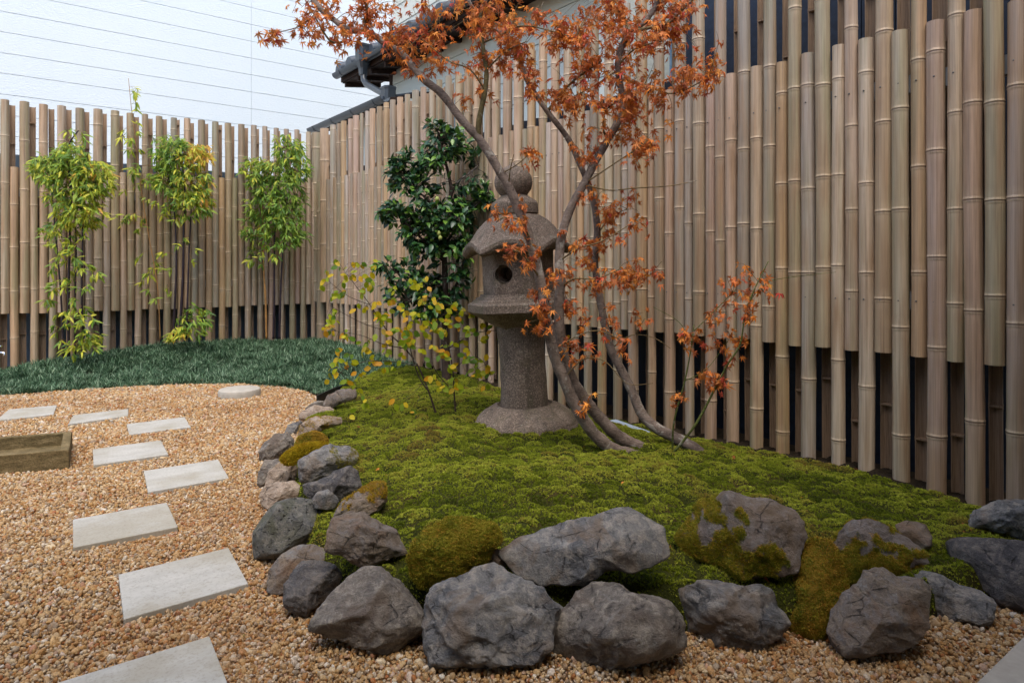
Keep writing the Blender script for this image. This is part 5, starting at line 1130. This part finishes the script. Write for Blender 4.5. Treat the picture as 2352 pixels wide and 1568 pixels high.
# leaf masses: (cx, cy, rx, ry, number of sprays, depth offset, depth spread)
REG = [(700, 60, 90, 60, 16, 0, .12), (640, 80, 30, 20, 2, -.05, .05), (780, 30, 90, 55, 26, 0, .15), (870, 40, 90, 55, 26, 0, .15), (960, 60, 80, 70, 24, -.02, .15), (1000, 130, 100, 40, 17, -.05, .15), (1060, 40, 60, 40, 9, 0, .15), (820, 110, 80, 30, 6, 0, .1), (940, 165, 50, 35, 5, -.05, .1),
       (1160, 40, 90, 60, 30, -.05, .2), (1250, 60, 90, 80, 36, -.05, .2), (1340, 70, 80, 90, 34, -.03, .2), (1400, 40, 80, 60, 28, 0, .2), (1500, 30, 90, 60, 32, 0, .18), (1560, 80, 90, 70, 30, -.03, .18), (1620, 150, 70, 50, 18, -.03, .12), (1500, 150, 100, 60, 34, 0, .18), (1350, 180, 90, 70, 26, 0, .18), (1230, 160, 70, 60, 16, 0, .15), (1280, 250, 60, 40, 10, 0, .12), (1160, 130, 60, 40, 12, -.05, .12),
       (1410, 250, 90, 50, 24, .02, .14), (1480, 280, 70, 60, 18, .02, .12), (1430, 330, 90, 45, 14, .02, .1), (1500, 345, 40, 40, 5, 0, .1), (1340, 340, 60, 35, 7, 0, .1), (1110, 200, 50, 30, 5, -.08, .08), (1080, 130, 60, 40, 10, -.08, .1),
       (1200, 350, 45, 30, 4, -.14, .04), (1170, 505, 45, 22, 7, -.18, .04), (1190, 580, 45, 35, 9, -.18, .04), (1215, 470, 30, 20, 2, -.12, .03), (1260, 610, 30, 25, 3, -.1, .05), (1240, 730, 40, 50, 9, -.14, .05), (1255, 660, 30, 25, 4, -.12, .05),
       (1400, 450, 60, 30, 8, .05, .1), (1420, 510, 70, 45, 13, .1, .1), (1400, 590, 80, 45, 13, .1, .1), (1440, 640, 80, 40, 12, .1, .1), (1350, 650, 60, 40, 8, 0, .1), (1360, 720, 70, 40, 9, 0, .1), (1430, 740, 60, 40, 6, .1, .1), (1330, 800, 50, 30, 4, -.08, .05), (1390, 800, 50, 30, 5, 0, .08), (1380, 920, 60, 30, 3, -.12, .04), (1330, 560, 30, 30, 4, -.05, .06), (1500, 620, 40, 30, 3, .1, .06),
       (1715, 640, 45, 40, 6, -.13, .03), (1730, 700, 55, 30, 7, -.12, .03), (1690, 760, 50, 30, 5, -.1, .03), (1650, 800, 50, 40, 4, -.08, .03), (1570, 780, 50, 40, 4, -.08, .03), (1610, 900, 60, 50, 5, -.06, .03), (1640, 860, 40, 40, 3, -.08, .03)]
lv = []; tw = MB(); skn = np.array([tuple(p) for p in SKEL])
shapes_m = [maple_leaf(i, .25 + .12 * (i % 5)) for i in range(10)]
for cx_, cy_, rx_, ry_, n, do, ds in REG:
    for _ in range(int(n * .70 + .5)):
        a = random.uniform(0, 6.283); q = math.sqrt(random.random()); tip = atY(cx_ + rx_ * q * math.cos(a), cy_ + ry_ * q * math.sin(a), d0 + do + random.uniform(-ds, ds))
        dist = np.sqrt(((skn - np.array(tip)) ** 2).sum(1)) + rng.uniform(0, .04, len(skn)); k = int(dist.argmin()); s = SKEL[k]; L = (tip - s).length
        if L > .45: s = s.lerp(tip, 1 - .45 / L); 
        mid = s.lerp(tip, .5) + rv(.02) + Vector((0, 0, .02)); P = smooth_path([s, mid, tip], 4); tw.tube([p - base for p in P], [.0016 - .001 * i / (len(P) - 1) for i in range(len(P))], 4, caps=False)
        SKEL.append(mid) if random.random() < .3 else None
        nl = random.randint(6, 9)
        for j in range(nl):
            t = random.uniform(.15, 1.02); i0 = min(int(t * (len(P) - 1)), len(P) - 1); p = P[i0] + rv(.030) + Vector((0, 0, -.014))
            ax = Vector((random.uniform(-1, 1), random.uniform(-1, 1), random.uniform(-1.3, .2))).normalized(); lv.append((p, ax, (Vector((random.uniform(-.8, .8), -.7, .5)) + rv(.5)).normalized(), random.uniform(.022, .036), random.randrange(10), 0))
tw.build('twigs', M['twig'], maple, True)['kind'] = 'stuff'
leaves_out(lv, shapes_m, maple, base, [M['maple_leaf']], 300)
print('maple leaves', len(lv))

# ---- camellia
cb = G(1026, 872, .12 * K); cam_t = thing('camellia_tree', 'dark glossy evergreen camellia standing by the fence left of the lantern', 'tree', cb); dc = cb.y
SKEL_M = SKEL; SKEL = []
def climb(pts, a, c, mat=M['dark_bark'], seg=8): return limb([(x, y, dc + o_) for x, y, o_ in pts], a, c, 'trunk' if a > .018 else 'branch', mat, seg, cam_t, 5, True, cb)
climb([(1026, 885, 0), (1022, 800, 0), (1022, 720, 0), (1022, 640, 0), (1020, 560, 0), (1025, 500, 0), (1036, 440, 0), (1030, 400, 0), (1015, 340, 0), (1005, 300, 0)], .034, .006)
climb([(1022, 690, 0), (1050, 650, -.05), (1065, 600, -.1), (1068, 560, -.1)], .013, .004); climb([(1020, 600, 0), (980, 560, -.1), (930, 510, -.12), (900, 480, -.12)], .014, .004)
climb([(1028, 470, 0), (1050, 420, -.03), (1075, 400, -.05), (1100, 380, -.05)], .012, .004); climb([(1022, 560, 0), (1060, 510, -.08), (1095, 470, -.1), (1125, 440, -.1)], .011, .003)
climb([(1022, 530, 0), (990, 470, -.08), (950, 430, -.1), (920, 400, -.1)], .012, .003); climb([(1022, 720, 0), (980, 680, -.1), (930, 640, -.15), (890, 610, -.15)], .012, .003); climb([(1022, 740, 0), (970, 700, -.1), (940, 690, -.1)], .01, .003)
CREG = [(1000, 300, 30, 25, 8, 0, .12), (1040, 325, 50, 35, 20, 0, .18), (1075, 350, 25, 30, 8, -.03, .12), (1000, 345, 40, 28, 12, 0, .18), (935, 375, 45, 30, 22, -.05, .2), (985, 385, 40, 30, 14, -.05, .2), (930, 415, 45, 28, 18, -.05, .2), (975, 430, 35, 25, 10, -.05, .2),
        (1095, 425, 35, 30, 14, -.05, .12), (1110, 455, 28, 20, 7, -.05, .1), (1065, 460, 40, 25, 12, -.05, .15), (895, 480, 35, 25, 13, -.08, .12), (930, 505, 40, 28, 16, -.08, .2), (985, 490, 50, 35, 28, -.05, .25), (1045, 505, 50, 35, 26, -.05, .25), (960, 540, 50, 30, 24, -.05, .2), (1030, 550, 60, 35, 30, -.05, .25), (1000, 585, 60, 25, 20, -.05, .2), (1075, 575, 30, 28, 8, -.05, .12),
        (890, 615, 28, 25, 8, -.1, .12), (935, 625, 45, 25, 13, -.1, .15), (975, 650, 45, 30, 18, -.05, .2), (930, 670, 50, 28, 16, -.05, .2), (1060, 640, 25, 30, 8, -.05, .12), (1040, 690, 40, 30, 10, -.05, .15), (1000, 705, 50, 28, 14, -.02, .2), (950, 710, 50, 25, 12, -.05, .2)]
lv = []; tw = MB(); skn = np.array([tuple(p) for p in SKEL]); shapes_c = [oval_leaf(i, .46 + .05 * (i % 3), .35, .12 + .08 * (i % 4), .8, 5) for i in range(6)]
for cx_, cy_, rx_, ry_, n, do, ds in CREG:
    for _ in range(int(n * 1.25)):
        a = random.uniform(0, 6.283); q = math.sqrt(random.random()); tip = atY(cx_ + rx_ * q * math.cos(a), cy_ + ry_ * q * math.sin(a), dc + do + random.uniform(-ds, ds))
        k = int(((skn - np.array(tip)) ** 2).sum(1).argmin()); s = SKEL[k]; mid = s.lerp(tip, .55) + rv(.02); P = smooth_path([s, mid, tip], 4); tw.tube([p - cb for p in P], [.003 - .0018 * i / (len(P) - 1) for i in range(len(P))], 4, caps=False)
        out = (tip - s).normalized()
        for j in range(random.randint(6, 9)):
            t = random.uniform(.55, 1.0); p = P[min(int(t * (len(P) - 1)), len(P) - 1)] + rv(.02); ax = (out * .7 + rv(.9) + Vector((0, 0, -.05))).normalized()
            new = 1 if (t > .85 and random.random() < .5 and tip.z > cb.z + .6) else 0
            lv.append((p, ax, (Vector((0, -.3, 1)) + rv(.6)).normalized(), random.uniform(.048, .075) * (.8 if new else 1), random.randrange(6), new))
tw.build('twigs', M['dark_bark'], cam_t, True)['kind'] = 'stuff'
leaves_out(lv, shapes_c, cam_t, cb, [M['camellia_leaf'], M['camellia_new']], 300)
b = MB()
for x, y in ((1004, 457), (1008, 536), (1011, 546)):
    p = atY(x, y, dc - .28) - cb; b.lathe([(.001, -.016), (.01, -.012), (.014, 0), (.011, .01), (.004, .017), (.001, .019)], 10, c=tuple(p))
b.build('flower_buds', m_plain('bud', srgb(150, 160, 84), .5), cam_t, True)

# ---- yellowing shrub
sb = G(1025, 952, .24 * K); shr = thing('yellow_shrub', 'thin shrub with yellow and lime round leaves on the moss before the camellia', 'shrub', sb); SKEL = []; dsb = sb.y
def sl(pts, a, c, mat=M['dark_bark']): return limb([(x, y, dsb + o_) for x, y, o_ in pts], a, c, 'stem', mat, 6, shr, 5, True, sb, .02)
sl([(1003, 955, 0), (985, 900, -.01), (960, 840, -.02), (930, 800, -.03), (890, 760, -.04), (850, 700, -.06), (820, 660, -.08), (790, 620, -.1)], .0065, .0012); sl([(1047, 955, 0), (1043, 900, 0), (1040, 850, 0), (1030, 800, -.02), (1010, 760, -.02)], .0055, .002)
sl([(985, 900, -.01), (960, 860, 0), (940, 790, 0), (935, 740, 0), (930, 690, -.02)], .0045, .0015); sl([(930, 800, -.03), (880, 790, -.06), (830, 770, -.08), (770, 760, -.1)], .003, .001); sl([(1030, 800, -.02), (1080, 770, -.05), (1120, 760, -.08), (1165, 760, -.1), (1200, 765, -.12)], .003, .001)
sl([(1040, 850, 0), (1080, 820, -.04), (1110, 830, -.06), (1130, 870, -.06)], .003, .001); sl([(960, 840, -.02), (900, 830, -.06), (840, 830, -.08), (790, 850, -.1), (760, 880, -.1)], .003, .001); sl([(1043, 900, 0), (1000, 850, -.03), (990, 800, -.03), (1000, 740, -.02)], .003, .001)
sl([(890, 760, -.04), (840, 745, -.08), (790, 720, -.1), (755, 700, -.1)], .002, .001); sl([(850, 700, -.06), (800, 680, -.08), (760, 650, -.1)], .002, .001)
SREG = [(770, 650, 35, 35, 9), (795, 615, 30, 20, 5), (770, 740, 30, 30, 8), (860, 690, 45, 40, 10), (840, 620, 30, 25, 5), (900, 740, 45, 45, 12), (930, 790, 50, 40, 12), (800, 800, 40, 40, 7), (790, 860, 45, 30, 8), (860, 820, 45, 35, 10), (960, 720, 45, 40, 10), (1010, 720, 45, 35, 10), (1040, 780, 50, 45, 16), (1090, 750, 40, 40, 10), (1110, 850, 30, 40, 8), (1060, 850, 40, 40, 8), (1150, 770, 30, 20, 3), (1200, 775, 15, 15, 2), (960, 640, 30, 20, 4), (820, 930, 30, 30, 3), (930, 930, 30, 20, 3), (1290, 790, 30, 20, 2), (1010, 860, 40, 30, 4)]
lv = []; tw = MB(); skn = np.array([tuple(p) for p in SKEL]); shapes_s = [oval_leaf(i, .66, .12, .1 * (i % 3), .62, 4) for i in range(5)]
for cx_, cy_, rx_, ry_, n in SREG:
    for _ in range(int(n * 1.35 + .5)):
        tip = atY(cx_ + random.uniform(-rx_, rx_), cy_ + random.uniform(-ry_, ry_), dsb - .06 + random.uniform(-.08, .06)); k = int(((skn - np.array(tip)) ** 2).sum(1).argmin()); s = SKEL[k]; mid = s.lerp(tip, .5) + rv(.01); P = smooth_path([s, mid, tip], 4); tw.tube([p - sb for p in P], [.0011 - .0006 * i / (len(P) - 1) for i in range(len(P))], 4, caps=False)
        for j in range(random.choice((1, 2, 2, 3))): p = P[-1 - j] + rv(.008); lv.append((p, (Vector((random.uniform(-1, 1), random.uniform(-.5, .5), random.uniform(-1.1, .3)))).normalized(), (Vector((0, -1, .4)) + rv(.6)).normalized(), random.uniform(.026, .042), random.randrange(5), 0))
tw.build('twigs', M['dark_bark'], shr, True)['kind'] = 'stuff'
leaves_out(lv, shapes_s, shr, sb, [M['shrub_leaf']], 300)

# ---- three black bamboo clumps
shapes_b = [oval_leaf(i, .2 + .03 * (i % 3), .3, .1 + .12 * (i % 4), .75, 4) for i in range(6)]
def clump(label, bx_, by_, Y, culms, regs, mats, nobj=160, leafs=(.045, .085)):
    global SKEL
    bs = atY(bx_, by_, Y); t_ = thing('bamboo_clump', label, 'bamboo', bs, group='bamboo clumps along the far fence'); SKEL = []
    for pts, r, m_ in culms:
        P = smooth_path([atY(x, y, Y + o_) for x, y, o_ in pts], 8); n = len(P); b = MB(); rad = []
        for i in range(n): rad.append(r * (1 - .6 * i / n) * (1.18 if i % 5 == 0 else 1))
        b.tube([p - bs for p in P], rad, 8); b.build('culm', M[m_], t_, True); SKEL.extend(P[2:])
    skn = np.array([tuple(p) for p in SKEL]); lv = []; tw = MB()
    for cx_, cy_, rx_, ry_, n, mw in regs:
        for _ in range(int(n * 2.3)):
            a = random.uniform(0, 6.283); q = random.random() ** .5; tip = atY(cx_ + rx_ * q * math.cos(a), cy_ + ry_ * q * math.sin(a), Y + random.uniform(-.16, .10)); kk = ((skn - np.array(tip)) ** 2).sum(1) + rng.uniform(0, .01, len(skn)); s = SKEL[int(kk.argmin())]; mid = s.lerp(tip, .6) + Vector((0, 0, .015)); P = smooth_path([s, mid, tip], 3); tw.tube([p - bs for p in P], .0012, 3, caps=False); out = (tip - s); out.z = 0; out = out.normalized() if out.length > 1e-4 else rv().normalized()
            for j in range(random.randint(5, 8)):
                p = P[random.choice((-1, -1, -2, -3))] + rv(.012); ax = (out * random.uniform(.1, 1) + rv(.7) + Vector((0, 0, -.55))).normalized(); lv.append((p, ax, (Vector((0, -.6, .8)) + rv(.6)).normalized(), random.uniform(*leafs), random.randrange(6), random.choices(range(len(mats)), mw)[0]))
    tw.build('twigs', M['tan_culm'], t_, True)['kind'] = 'stuff'; leaves_out(lv, shapes_b, t_, bs, mats, nobj)
LM = [M['bam_leaf'], M['bam_leaf_g'], M['bam_leaf_y']]
clump('leftmost bamboo clump, lime yellow head and leafy down to the ground', 160, 812, 8.55 * K,
      [([(158, 818, 0), (157, 700, 0), (160, 560, 0), (163, 440, 0), (155, 345, 0), (180, 300, 0)], .012, 'black_culm'), ([(146, 818, .02), (140, 680, .02), (128, 540, .02), (118, 430, .02), (110, 370, 0)], .008, 'black_culm'), ([(190, 812, .0), (188, 660, .0), (190, 520, 0), (184, 430, 0), (205, 370, 0)], .009, 'black_culm'), ([(172, 818, .04), (172, 700, .04), (175, 560, .03), (170, 470, .03)], .008, 'black_culm')],
      [(110, 385, 42, 32, 36, (3, 3, 0)), (160, 370, 45, 35, 42, (2, 5, 0)), (215, 410, 45, 42, 46, (6, 2, .6)), (160, 440, 60, 40, 34, (3, 4, 0)), (185, 490, 60, 35, 34, (6, 1, .3)), (150, 540, 55, 40, 14, (4, 3, 0)), (170, 620, 60, 60, 11, (4, 3, 0)), (140, 700, 50, 60, 7, (4, 4, 0)), (175, 750, 60, 50, 11, (5, 3, 0)), (165, 320, 30, 25, 6, (3, 2, 0)), (185, 790, 40, 30, 7, (4, 3, 0))], LM, 200)
clump('middle bamboo clump with golden orange leaves at its upper right', 418, 775, 9.5 * K,
      [([(398, 780, 0), (402, 690, 0), (405, 600, 0), (400, 480, 0), (385, 400, 0)], .011, 'black_culm'), ([(412, 780, .0), (420, 640, 0), (422, 520, 0), (425, 440, 0), (415, 350, 0)], .013, 'black_culm'), ([(428, 778, 0), (432, 650, 0), (435, 560, 0), (440, 470, 0)], .010, 'black_culm'), ([(368, 780, .0), (362, 660, 0), (345, 560, 0), (325, 440, 0), (312, 330, 0), (302, 250, 0), (295, 180, 0)], .005, 'tan_culm')],
      [(390, 345, 42, 38, 40, (1, 7, 0)), (440, 360, 40, 35, 22, (3, 2, 3)), (465, 355, 30, 25, 12, (0, 0, 6)), (385, 410, 38, 40, 34, (1, 6, 0)), (440, 420, 48, 45, 34, (4, 3, 1)), (460, 470, 30, 40, 12, (4, 2, 1)), (420, 480, 50, 30, 16, (3, 3, 0)), (430, 570, 50, 30, 2, (3, 4, 0)), (450, 740, 40, 35, 15, (1, 6, 0)), (400, 700, 50, 40, 2, (3, 3, 0)), (300, 230, 22, 40, 3, (5, 1, 0)), (305, 320, 35, 40, 5, (5, 1, 0)), (330, 420, 50, 50, 9, (5, 2, 0)), (320, 500, 60, 50, 6, (4, 2, 0)), (350, 620, 45, 60, 6, (4, 2, 0)), (410, 768, 30, 12, 8, (5, 1, 2))], LM, 180)
clump('right bamboo clump with a fresh green head on bare dark stems', 635, 772, 10.4 * K,
      [([(628, 778, 0), (630, 690, 0), (630, 620, 0), (632, 520, 0), (640, 420, 0), (650, 340, 0)], .012, 'black_culm'), ([(642, 778, 0), (644, 690, 0), (648, 600, 0), (655, 500, 0), (670, 400, 0)], .012, 'black_culm'), ([(612, 778, .0), (610, 690, 0), (606, 620, 0), (605, 520, 0), (600, 430, 0)], .012, 'tan_culm')],
      [(585, 385, 40, 24, 24, (4, 4, .3)), (660, 340, 38, 32, 26, (2, 5, 0)), (680, 380, 32, 40, 26, (1, 6, 0)), (620, 410, 55, 38, 44, (1, 7, 0)), (610, 470, 45, 40, 34, (1, 7, 0)), (660, 460, 40, 45, 34, (0, 8, 0)), (650, 530, 45, 40, 30, (0, 8, 0)), (590, 520, 35, 40, 16, (1, 6, 0)), (600, 580, 40, 30, 8, (2, 5, 0)), (680, 530, 30, 40, 10, (1, 6, 0))], LM, 180)

# ---- fallen leaves
def fallen(x, y, z, s, label, mi=1, sh=None, tilt=.5):
    p = G(x, y, z); sh = random.randrange(10) if sh is None else sh; b = MB(); b.add(*shapes_m[sh]); o = b.build('fallen_leaf', M['dead_leaf'] if mi else M['maple_leaf'], None, True); zz = max(tz(p.x, p.y), 0)
    o.location = (p.x, p.y, max(p.z, zz + .012)); o.scale = (s, s, s); o.rotation_euler = (R(random.uniform(-30, 30)), R(random.uniform(-30, 30)), random.uniform(0, 6)); tag(o, label, 'leaf', 'fallen leaves'); return o
fallen(1758, 1318, .085, .034, 'curled brown maple leaf lying below the broad mossy boulder', 1)
fallen(1748, 1340, .09, .028, 'pale folded dead leaf on top of the saddle shaped boulder edge', 1)
fallen(1432, 1112, .17, .020, 'small orange maple leaf on the middle of the moss', 0)
fallen(1686, 1066, .1, .018, 'dark shrivelled leaf on the moss near the fence poles', 1)
fallen(1418, 1064 - 8, .1, .014, 'tiny orange leaf on the moss in front of the trunks', 0)
fallen(1965, 1090, .05, .018, 'reddish leaf at the foot of the tall fence on the right', 1)
fallen(640, 1160, .012, .03, 'rusty leaf on the gravel left of the tan rim stones', 1)
fallen(825, 1000, .09, .014, 'red brown leaf on the moss near the upper rim stones', 1)
fallen(1000, 870, .12, .014, 'small brown leaf at the upper edge of the moss', 1)
fallen(870, 1095, .12, .014, 'yellow brown leaf beside the leaning slab', 0)

# crumbs of dead leaf and seed lying on moss, bed edge and gravel
crumb = []
for i in range(4):
    b = MB(); v_, f_ = maple_leaf(40 + i, .7); b.add([Vector(q) * Vector((.5, .8, 1)).length * .5 for q in v_], f_); crumb.append(b.mesh('crumb', M['dead_leaf'] if i < 2 else M['shrub_leaf'], True))
n_c = 520; lx = rng.uniform(-1.9, 2.6, n_c); ly = rng.uniform(1.3, 4.6, n_c); okc = ((lx - P0.x) * NR.x + (ly - P0.y) * NR.y < -.02) & (inpoly(lx, ly, outline) | (rng.uniform(0, 1, n_c) < .25)) & ~inpoly(lx, ly, bed)
lx, ly = lx[okc], ly[okc]; lz_ = np.maximum(terrain(lx, ly), .008) + .006
scatter('leaf_litter', np.stack([lx, ly, lz_], 1), np.stack([rng.normal(0, .4, len(lx)), rng.normal(0, .4, len(lx)), rng.uniform(0, 6.28, len(lx))], 1), rng.uniform(.004, .011, len(lx)), rng.integers(0, 4, len(lx)), crumb, label='tiny crumbs of fallen leaves sprinkled over moss and gravel', cat='leaf litter')
